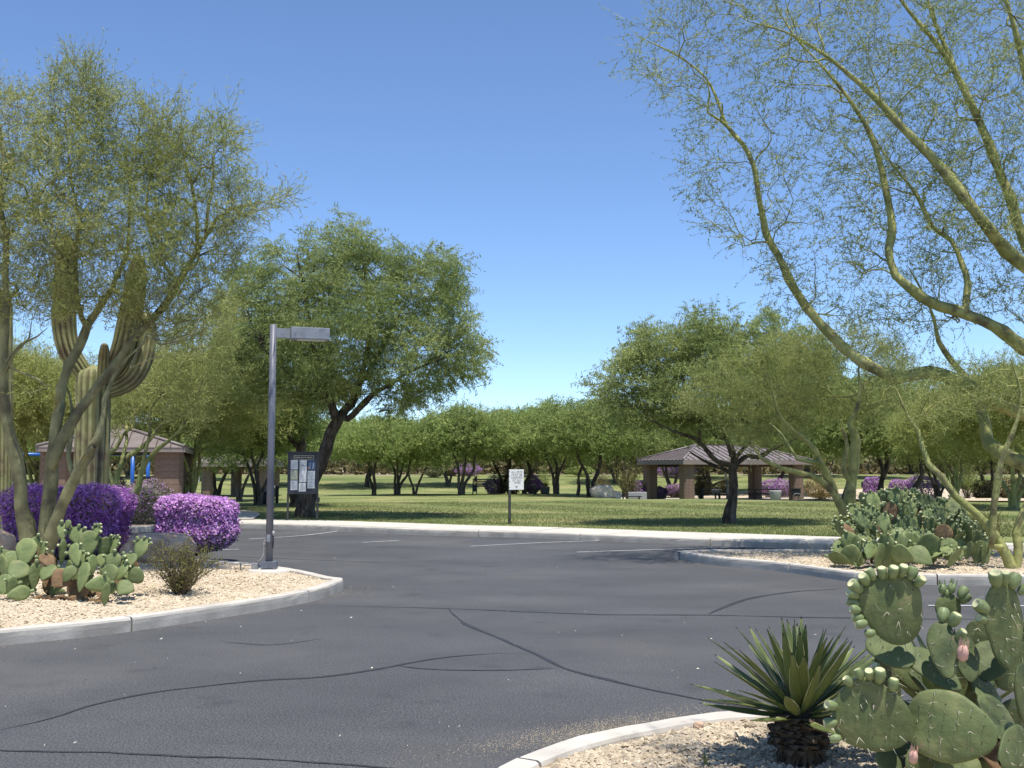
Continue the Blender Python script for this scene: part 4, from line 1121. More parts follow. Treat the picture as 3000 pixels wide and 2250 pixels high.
# --- slender palo verde at the right of the middle island
D0 = 16.6
b = at(2960, 1668, D0); b[2] = HM(b[0], b[1])
t = Tree(b)
limb(t, [(2966, 1670), (2935, 1600), (2912, 1565), (2860, 1505), (2800, 1455), (2764, 1402), (2720, 1359), (2702, 1308), (2690, 1262), (2660, 1220), (2630, 1150), (2600, 1090)], (16.6, 16.9, 17.4), [30, 28, 22, 19, 16, 12, 7, 4])
limb(t, [(2930, 1605), (2905, 1600), (2908, 1560), (2912, 1489), (2924, 1400), (2934, 1345), (2962, 1280), (2981, 1229), (2990, 1150), (2960, 1050)], (16.6, 16.3), [22, 22, 20, 18, 14, 9, 5], 1)
limb(t, [(2975, 1672), (2985, 1600), (2975, 1560), (3000, 1490), (3030, 1400), (3040, 1250)], (16.6, 16.8), [26, 22, 18, 12, 6])
t.grow(poly_targets([(2560, 1180), (2600, 1050), (2760, 1060), (2900, 1080), (3120, 1000), (3120, 1220), (2950, 1180), (2800, 1210), (2680, 1230)], D0 + .5, 1.6, 260, 8, .5), .2, .035, .15, minr=1.6)
t.finish(.0036, .5)
root = tree_thing('palo_verde_tree', b, 'slender palo verde with forked green stems at the right end of the middle island')
P, Dv = t.anchors(7)
put_tree(root, t, MAT['pvbark'], crown_mesh('crown', P, Dv, 3, .34, .004, 6, .07, .012, [MAT['pvtwig'], MAT['pvleafg']], up=.2, spread=.85))


# --- generic trees for the middle distance: several forms, then copies
def form_mesquite(H, Rr, stems, n, seed, leaves, Ll, Wl, ntw=1, z0=.42):
    global rng
    keep = rng; rng = np.random.default_rng(seed)
    t = Tree((0, 0, 0))
    for k in range(stems):
        a = 2 * np.pi * k / stems + rng.uniform(-.5, .5); q = rng.uniform(.5, 1.0)
        d = np.array([math.cos(a), math.sin(a), 0])
        hh = H * rng.uniform(.34, .5)
        kn = rng.normal(0, .12, 3)
        p = [np.zeros(3) + d * .08 * (stems > 1), d * .25 * q + np.array([0, 0, hh * .3]), d * .55 * q + np.array([kn[0], kn[1], hh * .62]), d * (1.0 * q + kn[2]) + np.array([kn[1], kn[0], hh]), d * 1.5 * q + np.array([0, 0, hh * 1.4])]
        r0 = .12 / math.sqrt(stems) + .022
        t.limb(p, [r0 * 1.15, r0, r0 * .85, r0 * .65, r0 * .4])
    T = []
    ph = rng.uniform(0, 6, 3)
    lob = rng.uniform(.75, 1.12, 9)
    while len(T) < n:
        v = norm(rng.normal(size=3)); v[2] = abs(v[2]) if rng.random() < .75 else v[2]
        a = (math.atan2(v[1], v[0]) / (2 * np.pi) * 9) % 9; l = lob[int(a)] * (1 - a % 1) + lob[(int(a) + 1) % 9] * (a % 1)
        rr = rng.random() ** .42 * l
        p = np.array([v[0] * Rr * rr, v[1] * Rr * rr, H * .57 + v[2] * rr * H * (.45 if v[2] > 0 else .24)])
        g = math.sin(p[0] * 2 + ph[0]) + math.sin(p[1] * 2 + ph[1]) + math.sin(p[2] * 2.6 + ph[2])
        if g < -.5 and rng.random() < .6: continue
        if p[2] < H * (z0 + .06 * math.sin(a * 2.1 + ph[0])): continue
        T.append(p)
    t.grow(np.array(T), .34, .06, .1, minr=.7)
    t.finish(.009, .45)
    P, D = t.anchors(6)
    V, F = t.branches(.008)
    res = (V, F, P, D)
    rng_out = rng; rng = keep
    return res


FORMS = []
for k, (H, Rr, st, n, sd_) in enumerate(((5.0, 3.1, 3, 380, 5), (5.4, 3.3, 1, 400, 8), (4.6, 2.9, 4, 360, 21), (5.2, 3.6, 2, 420, 33))):
    V, F, P, D = form_mesquite(H, Rr, st, n, sd_, 0, 0, 0)
    FORMS.append((np_mesh('trunk', V, [F], [MAT['bark'] if k % 2 else MAT['barkg']], smooth=True),
                  crown_mesh('crown', P, D, 2, .6, .008, 11, .17, .040, [MAT['mleafd'], MAT['mleafd']], up=.15, spread=.8, droop=.2, lspread=.85), H))
PVF = []
for k, (H, Rr, st, n, sd_) in enumerate(((5.4, 3.0, 4, 380, 55), (5.8, 3.3, 5, 400, 61))):
    V, F, P, D = form_mesquite(H, Rr, st, n, sd_, 0, 0, 0)
    PVF.append((np_mesh('trunk', V, [F], [MAT['pvbark']], smooth=True),
                crown_mesh('crown', P, D, 4, .6, .008, 8, .16, .022, [MAT['pvtwig'], MAT['pvleaf']], up=.3, spread=.8, lspread=.8), H))


def place(form, name, px, D, height, label, group, rz=None, base_z=None, squash=1.0):
    x = (px - 1500) / FPX * D
    z = float(tz(x, D)) if base_z is None else base_z
    root = tag(empty(name, (x, D, z - .03), rng.uniform(0, 6.28) if rz is None else rz), label, 'tree', group)
    s = height / form[2] * rng.uniform(.90, 1.08); squash *= rng.uniform(.86, 1.06)
    root.scale = (s * squash, s * squash, s)
    put('trunk', form[0], root); put('crown', form[1], root)
    put('crown', form[1], root).rotation_euler.z = 2.2
    put('crown', form[1], root).rotation_euler.z = 4.3
    return root


ROW = 'mesquites around the lawn'
for px, D, f, h, lab in (
        (1098, 60, 3, 4.9, 'dark forked mesquite left of centre, just right of the notice board tree'),
        (1165, 62, 2, 4.6, 'many-stemmed grey mesquite between two trees on the lawn left of centre'),
        (1216, 70, 0, 4.6, 'small mesquite furthest back of the three left of the purple mound on the rise'),
        (1352, 60, 2, 5.0, 'many-stemmed mesquite in front of the round purple bush on the rise'),
        (1470, 66, 3, 5.2, 'mesquite behind the park bench, left of the leash sign'),
        (1536, 64, 1, 5.3, 'mesquite with a curved trunk right behind the leash sign'),
        (1628, 62, 0, 5.1, 'forked mesquite just right of the dark planter pot'),
        (1728, 57, 3, 5.0, 'mesquite with two leaning trunks beside the pale boulder'),
        (1690, 76, 1, 5.4, 'mesquite on the rise behind the two leaning trunks by the boulder'),
        (1830, 74, 2, 5.6, 'mesquite behind the left end of the picnic shelter'),
        (1965, 78, 0, 5.9, 'mesquite seen through the shelter between its two left columns'),
        (2075, 79, 3, 6.0, 'mesquite behind the middle of the picnic shelter'),
        (2262, 80, 1, 6.0, 'mesquite behind the right part of the picnic shelter'),
        (2400, 76, 0, 6.2, 'mesquite right of the shelter behind the straw coloured shrub'),
        (2466, 52, 1, 5.8, 'black trunked mesquite directly behind the yellowish palo verde'),
        (2574, 54, 3, 6.0, 'twin trunked mesquite above the left half of the big cactus clump'),
        (2668, 50, 1, 5.6, 'thick leaning mesquite in front of the wide purple bush at right'),
        (2742, 58, 2, 5.2, 'mesquite just right of the thick leaning one at right'),
        (2890, 60, 0, 5.6, 'mesquite behind the dark olive shrub at far right'),
        (3010, 56, 3, 5.8, 'mesquite cut by the right edge of the picture'),
        (760, 45, 2, 4.6, 'crooked many-stemmed mesquite just left of the lamp post'),
        (705, 51, 0, 4.6, 'grey stemmed mesquite beside the far small shelter'),
        (640, 62, 3, 5.0, 'mesquite behind the far small shelter')):
    place(FORMS[f], 'mesquite_tree', px, D, h, lab, ROW, squash=1.0)
for px, D, f, h, lab in (
        (120, 36, 1, 5.2, 'yellow palo verde behind the saguaro and the blue play frame'),
        (-40, 33, 0, 5.4, 'yellow palo verde at the left picture edge behind the multi-stemmed tree'),
        (560, 38, 1, 5.6, 'hazy yellow palo verde left of the leaning mesquite crown'),
        (2790, 44, 1, 5.2, 'fine leaved palo verde behind the cactus clump at right'),
        (2960, 40, 0, 5.4, 'fine leaved palo verde at the right edge behind the slender stems'),
        (2330, 84, 1, 6.2, 'palo verde showing over the right half of the shelter roof')):
    place(PVF[f], 'palo_verde_tree', px, D, h, lab, 'palo verdes around the park', base_z=.13 if D < 40 and px < 900 else None)

k = 0
for D in (90, 112, 138):
    x = -.60 * D
    while x < .62 * D:
        k += 1
        f = FORMS[k % 4] if rng.random() < .8 else PVF[k % 2]
        place(f, 'far_tree', 1500 + x / D * FPX, D + rng.uniform(-7, 7), rng.uniform(4.0, 5.6) * (1 + (D - 90) / 160), 'green tree in the distant belt of trees beyond the rise of the lawn', 'far belt of trees', squash=1.25)
        x += rng.uniform(5.0, 8.5)


# ------------------------------------------------------------------ shrubs
def bush(name, base, size, label, mats, n=16000, leaf=.03, shape=2.6, bottom=.75, flower_share=.8, group=None, cat='shrub', rz=0., lump=.08, wild=0.0, kite=1.0):
    """mounded shrub: stems, a leafy inside and a skin of flowers/leaves; size = width, depth, height"""
    root = tag(empty(name, base, rz), label, cat, group)
    wx, wy, h = size[0] / 2, size[1] / 2, size[2]
    d = norm(rng.normal(size=(n, 3)))
    ph = rng.uniform(0, 6, 6)
    sup = (np.abs(d[:, 0]) ** shape + np.abs(d[:, 1]) ** shape + np.abs(d[:, 2]) ** shape) ** (-1 / shape)
    l = 1 + lump * (np.sin(d[:, 0] * 5 + ph[0]) + np.sin(d[:, 1] * 5 + ph[1]) + np.sin(d[:, 2] * 6 + ph[2])) + wild * rng.normal(0, 1, n)
    q = rng.random(n) ** .33
    depth = .72 + .28 * q
    p = d * (sup * l * depth)[:, None]
    zz = (p[:, 2] + 1) / 2
    taper = bottom + (1 - bottom) * np.clip(zz * 2, 0, 1)
    P = np.stack([p[:, 0] * wx * taper, p[:, 1] * wy * taper, zz * h], -1)
    P[:, 2] = np.maximum(P[:, 2], .01)
    N_ = norm(d * .8 + runit(n) * .8 + np.array([0, 0, .45]))
    isf = (rng.random(n) < flower_share * np.clip((depth - .80) / .1, 0, 1) * (.25 + .75 * np.clip(zz * 2.2, 0, 1)))
    T_ = norm(np.cross(N_, runit(n)))
    Lk = rng.uniform(.6, 1.3, n) * leaf; Wk = rng.uniform(.7, 1.2, n) * leaf * .8 * kite
    sd_ = norm(np.cross(T_, N_)); P0_ = P - T_ * (Lk * .5)[:, None]; m_ = P - T_ * (Lk * .05)[:, None]
    K = np.stack([P0_, m_ + sd_ * (Wk / 2)[:, None], P + T_ * (Lk * .5)[:, None], m_ - sd_ * (Wk / 2)[:, None]], 1)
    cl = 1 + .14 * np.sin(P[:, 0] * 9 + ph[3]) * np.sin(P[:, 1] * 8 + ph[4]) * np.sin(P[:, 2] * 9)
    for nm, sel, m in (('flowers', isf, mats[0]), ('leaves', ~isf, mats[1])):
        if sel.sum() == 0: continue
        kk = K[sel]
        put(nm, np_mesh(nm, kk.reshape(-1, 3), [np.arange(len(kk) * 4).reshape(-1, 4)], [m], tint=(cl * rng.uniform(.7, 1.3, n))[sel]), root)['kind'] = 'stuff'
    ns = 14
    mb = MB()
    for i in range(ns):
        a = rng.uniform(0, 6.28); f_ = rng.uniform(.2, .75)
        mb.tube([(0.05 * math.cos(a), .05 * math.sin(a), -.03), (wx * f_ * .5 * math.cos(a), wy * f_ * .5 * math.sin(a), h * .35), (wx * f_ * math.cos(a), wy * f_ * math.sin(a), h * .75)], [.014, .010, .004], 4)
    mb.build('stem', MAT['stem'], root)
    return root


def wiry(name, base, size, label, mats, ns=40, nl=60, leaf=.02, group=None, spread=1.0, cat='shrub', leafw=.5, up=.6):
    """open shrub of many thin stems with small leaves towards their ends"""
    root = tag(empty(name, base), label, cat, group)
    w, h = size
    A = rng.uniform(0, 2 * np.pi, ns); f_ = rng.random(ns) ** .6
    tipx = np.stack([np.cos(A) * f_ * w / 2 * spread, np.sin(A) * f_ * w / 2 * spread, h * rng.uniform(.6, 1.05, ns) * (1 - .35 * f_ ** 2)], -1)
    mb = MB(); AP = []; AD = []
    for i in range(ns):
        b0 = np.array([math.cos(A[i]), math.sin(A[i]), 0]) * .05 * w * rng.random()
        mid = b0 * .4 + tipx[i] * np.array([.42, .42, .5]) + rng.normal(0, .04 * w, 3) * [1, 1, .3]
        X = spline([b0 - [0, 0, .03], mid, tipx[i]], .12)
        mb.tube(X, np.linspace(.010, .003, len(X)) * (h / .8) ** .5, 3, caps=False)
        D = norm(np.gradient(X, axis=0)); k = max(1, int(len(X) * .3))
        AP.append(X[k:]); AD.append(D[k:])
    mb.build('stems', MAT['stem'], root)
    AP = np.vstack(AP); AD = np.vstack(AD)
    rep = max(1, int(ns * nl / len(AP) / 6))
    me = crown_mesh('leaves', AP, AD, rep, .22 * h, .003, 6, leaf, leaf * leafw, mats, up=up, spread=.7, lspread=.9)
    put('leaves', me, root)
    return root


def ib(px, py, z=.14): return gnd(px, py, z)


def back(b, dy):
    k = (b[1] + dy) / b[1]
    b[0] *= k; b[1] *= k
    return b


b = ib(572, 1632, .15); back(b, .55)
bush('purple_bush', (b[0], b[1], HL(b[0], b[1])), (1.34, 1.25, 1.03), 'clipped round bush in full light purple bloom beside the lamp post', [MAT['flower'], MAT['sage']], n=27000, leaf=.050, shape=3.4, bottom=.80, lump=.06, wild=.028, flower_share=.93)
b = ib(200, 1646, .15); back(b, .75)
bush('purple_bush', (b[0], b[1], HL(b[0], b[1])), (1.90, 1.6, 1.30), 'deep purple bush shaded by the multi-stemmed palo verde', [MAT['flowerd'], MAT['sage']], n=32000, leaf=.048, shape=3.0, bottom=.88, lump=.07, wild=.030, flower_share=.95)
b = ib(412, 1537, .13); back(b, .7)
bush('sage_bush', (b[0], b[1], .12), (1.75, 1.6, 1.22), 'grey green sage bush with few purple flowers in front of the brown ramada', [MAT['flower'], MAT['sage']], n=20000, leaf=.045, flower_share=.22, lump=.12, wild=.05, shape=2.1)
b = ib(455, 1520, .13); back(b, 1.9)
bush('purple_bush', (b[0], b[1], .12), (1.5, 1.4, 1.35), 'loose lilac bush beside the ramada column behind the sage bush', [MAT['flower'], MAT['sage']], n=12000, leaf=.05, flower_share=.7, lump=.12, wild=.06, shape=2.1)
b = ib(325, 1515, .13); back(b, 2.2)
bush('purple_bush', (b[0], b[1], .12), (1.2, 1.2, 1.25), 'small lilac bush right of the saguaro trunk', [MAT['flower'], MAT['sage']], n=9000, leaf=.05, flower_share=.6, wild=.06, shape=2.1)
b = ib(5, 1555, .13); back(b, .8)
bush('sage_bush', (b[0], b[1], .12), (1.6, 1.5, 1.25), 'dusty olive bush at the left picture edge', [MAT['straw'], MAT['sage']], n=14000, leaf=.045, flower_share=.2, wild=.06, shape=2.1)
b = ib(530, 1742, .15)
wiry('creosote_bush', (b[0], b[1], HL(b[0], b[1])), (1.02, .58), 'small wiry olive creosote bush in front of the flat red boulder', [MAT['stem'], MAT['creo']], ns=60, nl=100, leaf=.026, leafw=.5)

for px, D, sz, lab, ms, fs, extra in (
        (1371, 97, (2.5, 2.0, 1.15), 'round purple bush on the crest of the rise left of the bench', ('flowerm', 'sage'), .95, 0),
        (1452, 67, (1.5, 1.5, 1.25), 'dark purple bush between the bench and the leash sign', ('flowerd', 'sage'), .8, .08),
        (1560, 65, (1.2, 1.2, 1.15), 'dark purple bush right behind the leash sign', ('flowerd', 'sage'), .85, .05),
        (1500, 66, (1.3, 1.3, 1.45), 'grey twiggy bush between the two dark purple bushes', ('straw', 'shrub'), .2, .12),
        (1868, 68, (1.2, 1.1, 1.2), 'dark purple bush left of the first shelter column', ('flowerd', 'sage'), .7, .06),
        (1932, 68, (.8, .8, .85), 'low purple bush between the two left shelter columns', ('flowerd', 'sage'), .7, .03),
        (1984, 73, (1.7, 1.4, 1.0), 'pinkish purple bush seen left of the front shelter column', ('flowerm', 'shrub'), .6, .06),
        (1965, 96, (4.6, 2.0, 1.25), 'long purple bush on the rise seen through the shelter', ('flowerm', 'sage'), .9, .05),
        (2272, 73, (2.6, 1.6, 1.35), 'purple bush behind the pale round litter bin', ('flowerm', 'sage'), .9, .05),
        (2400, 69, (2.1, 1.7, 1.45), 'straw coloured dry shrub right of the last shelter column', ('straw', 'straw'), .5, .08),
        (2548, 64, (1.0, 1.0, 1.5), 'purple bush behind the black mesquite trunk', ('flowerm', 'sage'), .9, .05),
        (2632, 62, (1.5, 1.4, 1.35), 'left one of two joined purple bushes behind the cactus clump', ('flowerm', 'sage'), .9, .05),
        (2700, 61, (1.9, 1.5, 1.65), 'right and taller one of two joined purple bushes behind the cactus clump', ('flowerm', 'sage'), .92, .05),
        (2880, 57, (1.4, 1.4, 1.15), 'grey mauve twiggy shrub right of the dark olive shrub', ('straw', 'shrub'), .25, .1),
        (2950, 54, (1.6, 1.3, 1.05), 'brownish dry shrub behind the slender palo verde stems', ('straw', 'shrub'), .3, .1),
        (2992, 55, (1.0, 1.0, .85), 'purple bush at the right picture edge', ('flowerm', 'sage'), .85, .05),
        (1272, 95, (1.9, 1.5, 1.0), 'round grey green bush on the crest left of the purple mound', ('straw', 'sage'), .2, .04),
        (1318, 98, (1.7, 1.5, 1.0), 'round olive bush beside the purple mound on the crest', ('straw', 'shrub'), .2, .05),
        (1700, 97, (2.8, 1.5, .9), 'low green bush on the rise under the grey roof', ('shrub', 'mleafd'), .3, .05),
        (2060, 78, (1.5, 1.4, 1.05), 'olive round bush in the shelter view near the standing grill', ('straw', 'shrub'), .3, .06),
        (2120, 80, (1.6, 1.4, 1.0), 'tan round bush in the shelter view right of the standing grill', ('straw', 'straw'), .3, .06)):
    x = (px - 1500) / FPX * D
    bush('garden_bush', (x, D, float(tz(x, D)) + .03), sz, lab, [MAT[ms[0]], MAT[ms[1]]], n=4200, leaf=.085, flower_share=fs * .85, wild=extra, shape=2.2 if extra < .05 else 2.0, group='shrubs round the lawn', bottom=.8)
for px, D, sz, lab, ms in (
        (2825, 55, (1.9, 2.1), 'dark olive shrub with a bright green top behind the cactus clump', ('creo', 'mleafd')),
        (1840, 66, (2.1, 2.4), 'tall wiry shrub left of the picnic shelter', ('shrub', 'creo')),
        (1760, 69, (1.4, 1.7), 'thin dry shrub standing behind the pale boulder', ('straw', 'shrub')),
        (1590, 70, (1.5, 1.9), 'airy green shrub behind the dark planter pot', ('shrub', 'mleafd')),
        (2050, 70, (1.6, 2.1), 'bare looking shrub between the middle shelter columns', ('shrub', 'shrub'))):
    x = (px - 1500) / FPX * D
    wiry('wiry_shrub', (x, D, float(tz(x, D))), sz, lab, [MAT[ms[0]], MAT[ms[1]]], ns=34, nl=40, leaf=.09, leafw=.4, group='wiry shrubs round the lawn')
b = at(2893, 1588, 19.6)
wiry('yellow_shrub', (b[0], 19.6, .15), (.75, .85), 'yellow flowering wiry shrub behind the right end of the cactus clump', [MAT['stem'], MAT['yellow']], ns=40, nl=60, leaf=.035, leafw=.3)
# belt of scrub at the top of the rise, one mass
n = 36000
X = rng.uniform(-75, 80, n); Y = rng.uniform(104, 135, n)
hh = (.5 + .5 * np.sin(X * .31) * np.sin(X * .13 + Y * .2)) * 2.4 + 1.3
P = np.stack([X, Y, tz(X, Y) + rng.random(n) * hh], -1)
K = kites(P, norm(runit(n) + [0, 0, .4]), rng.uniform(.45, .95, n), rng.uniform(.3, .6, n))
tag(put('scrub_undergrowth', np_mesh('scrub', K.reshape(-1, 3), [np.arange(n * 4).reshape(-1, 4)], [MAT['shrub']], tint=rng.uniform(.6, 1.3, n))), 'low olive scrub under the distant trees', kind='stuff')


# ------------------------------------------------------------------ rocks
def rock(name, base, size, label, mat, seed, squash=3.0, group=None):
    r_ = np.random.default_rng(seed)
    bm = bmesh.new(); bmesh.ops.create_icosphere(bm, subdivisions=4, radius=1)
    ph = r_.uniform(0, 6, 9)
    for v in bm.verts:
        d = np.array(v.co)
        s = (np.sum(np.abs(d) ** squash)) ** (-1 / squash)
        nse = .07 * math.sin(d[0] * 3 + ph[0]) + .06 * math.sin(d[1] * 4 + ph[1]) + .05 * math.sin(d[2] * 5 + ph[2] + d[0] * 3) + .025 * math.sin(d[0] * 11 + ph[3]) * math.sin(d[1] * 12 + ph[4]) + .02 * math.sin(d[2] * 17 + ph[5] + d[0] * 8)
        v.co = Vector(d * s * (1 + nse + r_.normal(0, .006)))
        v.co = Vector((v.co.x * size[0] / 2, v.co.y * size[1] / 2, v.co.z * size[2] / 2 + size[2] * .38))
    me = bpy.data.meshes.new(name); bm.to_mesh(me); bm.free(); me.materials.append(mat)
    me.polygons.foreach_set('use_smooth', [True] * len(me.polygons))
    return tag(put(name, me, None, base), label, 'rock', group)


b = ib(462, 1652, .15); back(b, .35)
rock('boulder', (b[0], b[1], .15), (1.14, .8, .52), 'flat topped reddish boulder between the cactus and the clipped purple bush', MAT['rock'], 3)
b = ib(0, 1668, .15); back(b, .4)
rock('boulder', (b[0] - .28, b[1], .15), (.85, .8, .68), 'reddish boulder cut by the left picture edge', MAT['rock'], 9, 2.4)
x = (1762 - 1500) / FPX * 55.5
rock('boulder', (x, 55.5, float(tz(x, 55.5)) - .05), (1.15, .85, .80), 'pale boulder beside the leaning mesquite trunks on the lawn edge', MAT['rockp'], 5)
x = (1798 - 1500) / FPX * 56
rock('boulder', (x, 56, float(tz(x, 56)) - .05), (.7, .7, .55), 'small pale rock right of the pale boulder', MAT['rockp'], 6)
b = ib(325, 1560, .13)
rock('boulder', (b[0] + 1.2, b[1] + .3, .1), (.35, .3, .3), 'small white rock at the foot of the sage bush', MAT['rockp'], 12)
b = gnd(2046, 2131, .13)
rock('loose_stone', (b[0], b[1], .125), (.055, .05, .045), 'dark single stone lying on the near kerb edge', MAT['rock'], 14)


# ------------------------------------------------------------------ saguaro
def sag_arm(name, root, pts, radii, nr, base):
    Q = spline(np.column_stack([np.array(pts) - base, radii]), .10)
    a = np.arange(nr * 6) * 2 * np.pi / (nr * 6)
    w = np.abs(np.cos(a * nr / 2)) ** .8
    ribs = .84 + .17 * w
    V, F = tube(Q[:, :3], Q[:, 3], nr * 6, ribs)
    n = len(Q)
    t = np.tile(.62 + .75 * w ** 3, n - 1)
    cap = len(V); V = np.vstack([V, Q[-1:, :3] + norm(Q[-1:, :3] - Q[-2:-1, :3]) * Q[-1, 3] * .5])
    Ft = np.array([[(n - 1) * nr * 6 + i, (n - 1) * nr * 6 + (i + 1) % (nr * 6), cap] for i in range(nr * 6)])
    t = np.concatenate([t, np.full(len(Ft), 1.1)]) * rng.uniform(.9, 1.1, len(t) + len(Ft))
    return put(name, np_mesh(name, V, [F, Ft], [MAT['sag']], tint=t, smooth=True), root)


DS = 19.4
bS = at(262, 1600, DS); bS[2] = .14
root = tag(empty('saguaro', bS), 'tall saguaro with raised ribbed arms behind the multi-stemmed palo verde', 'cactus')
s1 = DS / FPX
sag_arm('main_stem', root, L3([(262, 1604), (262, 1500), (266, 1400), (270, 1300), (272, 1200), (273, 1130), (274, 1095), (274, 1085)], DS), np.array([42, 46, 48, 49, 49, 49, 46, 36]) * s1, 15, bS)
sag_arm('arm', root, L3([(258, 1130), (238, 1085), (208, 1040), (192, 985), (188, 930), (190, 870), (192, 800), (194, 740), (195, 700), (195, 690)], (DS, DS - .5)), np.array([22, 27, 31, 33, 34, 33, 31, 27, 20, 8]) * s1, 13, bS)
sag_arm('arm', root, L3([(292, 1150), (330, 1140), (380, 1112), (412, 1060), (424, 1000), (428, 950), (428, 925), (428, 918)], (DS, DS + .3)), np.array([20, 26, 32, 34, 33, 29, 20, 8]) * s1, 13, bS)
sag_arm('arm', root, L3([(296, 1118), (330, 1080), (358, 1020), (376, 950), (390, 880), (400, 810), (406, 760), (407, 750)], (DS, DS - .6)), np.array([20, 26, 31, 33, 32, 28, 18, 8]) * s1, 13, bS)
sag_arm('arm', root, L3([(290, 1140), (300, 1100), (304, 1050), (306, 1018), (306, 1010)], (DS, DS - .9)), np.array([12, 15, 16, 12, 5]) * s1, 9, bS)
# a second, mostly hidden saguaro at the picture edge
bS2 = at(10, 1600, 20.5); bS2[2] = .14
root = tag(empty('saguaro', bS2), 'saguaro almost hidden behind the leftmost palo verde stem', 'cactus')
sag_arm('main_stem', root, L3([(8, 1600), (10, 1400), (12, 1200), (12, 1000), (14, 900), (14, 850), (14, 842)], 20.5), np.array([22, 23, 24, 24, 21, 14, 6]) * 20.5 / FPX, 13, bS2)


# ------------------------------------------------------------------ prickly pears
def pad_shape(Lp, W, T, nt=12, na=16, bend=.0, seed=0, fat=.55):
    r_ = np.random.default_rng(seed)
    t = np.concatenate([[0, .02], np.linspace(.06, .96, nt - 4), [.985, 1.0]])
    w = (t ** fat) * np.clip(1 - t ** 3.2, 0, 1) ** .5; w /= w.max(); w = np.maximum(w, .13 * (t < .5)); w[-1] = .03
    th = np.maximum(np.sqrt(np.clip(w, 0, 1)) * (.75 + .25 * (1 - t)), .3 * (t < .4)); th[-1] = .03
    a = np.arange(na) * 2 * np.pi / na
    ca, sa = np.cos(a), np.sin(a)
    V = np.zeros((nt, na, 3))
    V[..., 0] = w[:, None] * W / 2 * (np.sign(ca) * np.abs(ca) ** .85)
    V[..., 1] = th[:, None] * T / 2 * (np.sign(sa) * np.abs(sa) ** .75)
    V[..., 2] = t[:, None] * Lp
    ph = r_.uniform(0, 6, 4); s = min(W, Lp)
    V[..., 1] += bend * Lp * (t[:, None] - .3) ** 2 + .018 * s * np.sin(V[..., 0] / s * 7 + ph[0]) * np.sin(V[..., 2] / s * 6 + ph[1])
    V[..., 0] *= 1 + .03 * np.sin(V[..., 2] / s * 9 + ph[2])
    return V, t, w


def pad_mesh(Lp, W, T, mat, nt=12, na=16, bend=0., seed=0, fat=.55):
    V, t, w = pad_shape(Lp, W, T, nt, na, bend, seed, fat)
    i, j = np.meshgrid(np.arange(nt - 1), np.arange(na), indexing='ij'); j2 = (j + 1) % na
    F = np.stack([i * na + j, i * na + j2, (i + 1) * na + j2, (i + 1) * na + j], -1).reshape(-1, 4)
    return np_mesh('pad', V.reshape(-1, 3), [F], [mat], smooth=True)


def fruit_mesh(seed):
    r_ = np.random.default_rng(seed)
    mb = MB()
    k = r_.uniform(.9, 1.1)
    prof = [(.16, 0), (.30, .10), (.42 * k, .35), (.47 * k, .62), (.44, .84), (.40, .95), (.34, 1.0), (.24, .93), (.10, .88)]
    mb.lathe(prof, n=10, mfun=lambda j: 1 if j >= 6 else 0)
    for q in range(9):
        a = q * 2.4; z = .25 + .6 * ((q * .37) % 1); r = np.interp(z, [0, .35, .62, .84, 1], [.2, .42, .47, .44, .38])
        c = (r * math.cos(a), r * math.sin(a), z)
        mb.add([(c[0] * 1.02 + .03 * x_, c[1] * 1.02 + .03 * y_, c[2] + .03 * z_) for x_, y_, z_ in ((1, 0, 0), (0, 1, 0), (-1, 0, 0), (0, -1, 0), (0, 0, 1), (0, 0, -1))],
               [(0, 1, 4), (1, 2, 4), (2, 3, 4), (3, 0, 4), (1, 0, 5), (2, 1, 5), (3, 2, 5), (0, 3, 5)], 2)
    return mb.mesh('fruit', [MAT['fruit'], MAT['fruittop'], MAT['areole']])


FRUITS = [fruit_mesh(s) for s in range(3)]
_mb = MB().lathe([(.16, 0), (.34, .12), (.44, .4), (.44, .7), (.3, .85), (.12, .9)], n=8)
FRUIT_LOW = _mb.mesh('fruit', [MAT['fruit']])
SIMPLE_F = [np.array(_mb.v), [f for f in _mb.f]]
_mb = MB()
for q in range(9):
    a = q * 2.4; r = .06 + .03 * q
    _mb.add([(r * math.cos(a) - .05, r * math.sin(a), .5), (r * math.cos(a) + .05, r * math.sin(a), .5), (r * 1.5 * math.cos(a), r * 1.5 * math.sin(a) + .05, .95), (r * math.cos(a), r * math.sin(a), 1.25)], [(0, 1, 2), (1, 3, 2), (0, 2, 3), (0, 3, 1)])
_mb.lathe([(.14, 0), (.3, .15), (.34, .5), (.22, .8)], n=8)
BUD = _mb.mesh('bud', [MAT['fruit']]); BUDP = _mb.mesh('bud', [MAT['bud']])


def frame(roll, lean, yaw):
    return Matrix.Rotation(R(roll), 4, 'Y') @ Matrix.Rotation(R(-lean), 4, 'X') @ Matrix.Rotation(R(yaw), 4, 'Z')


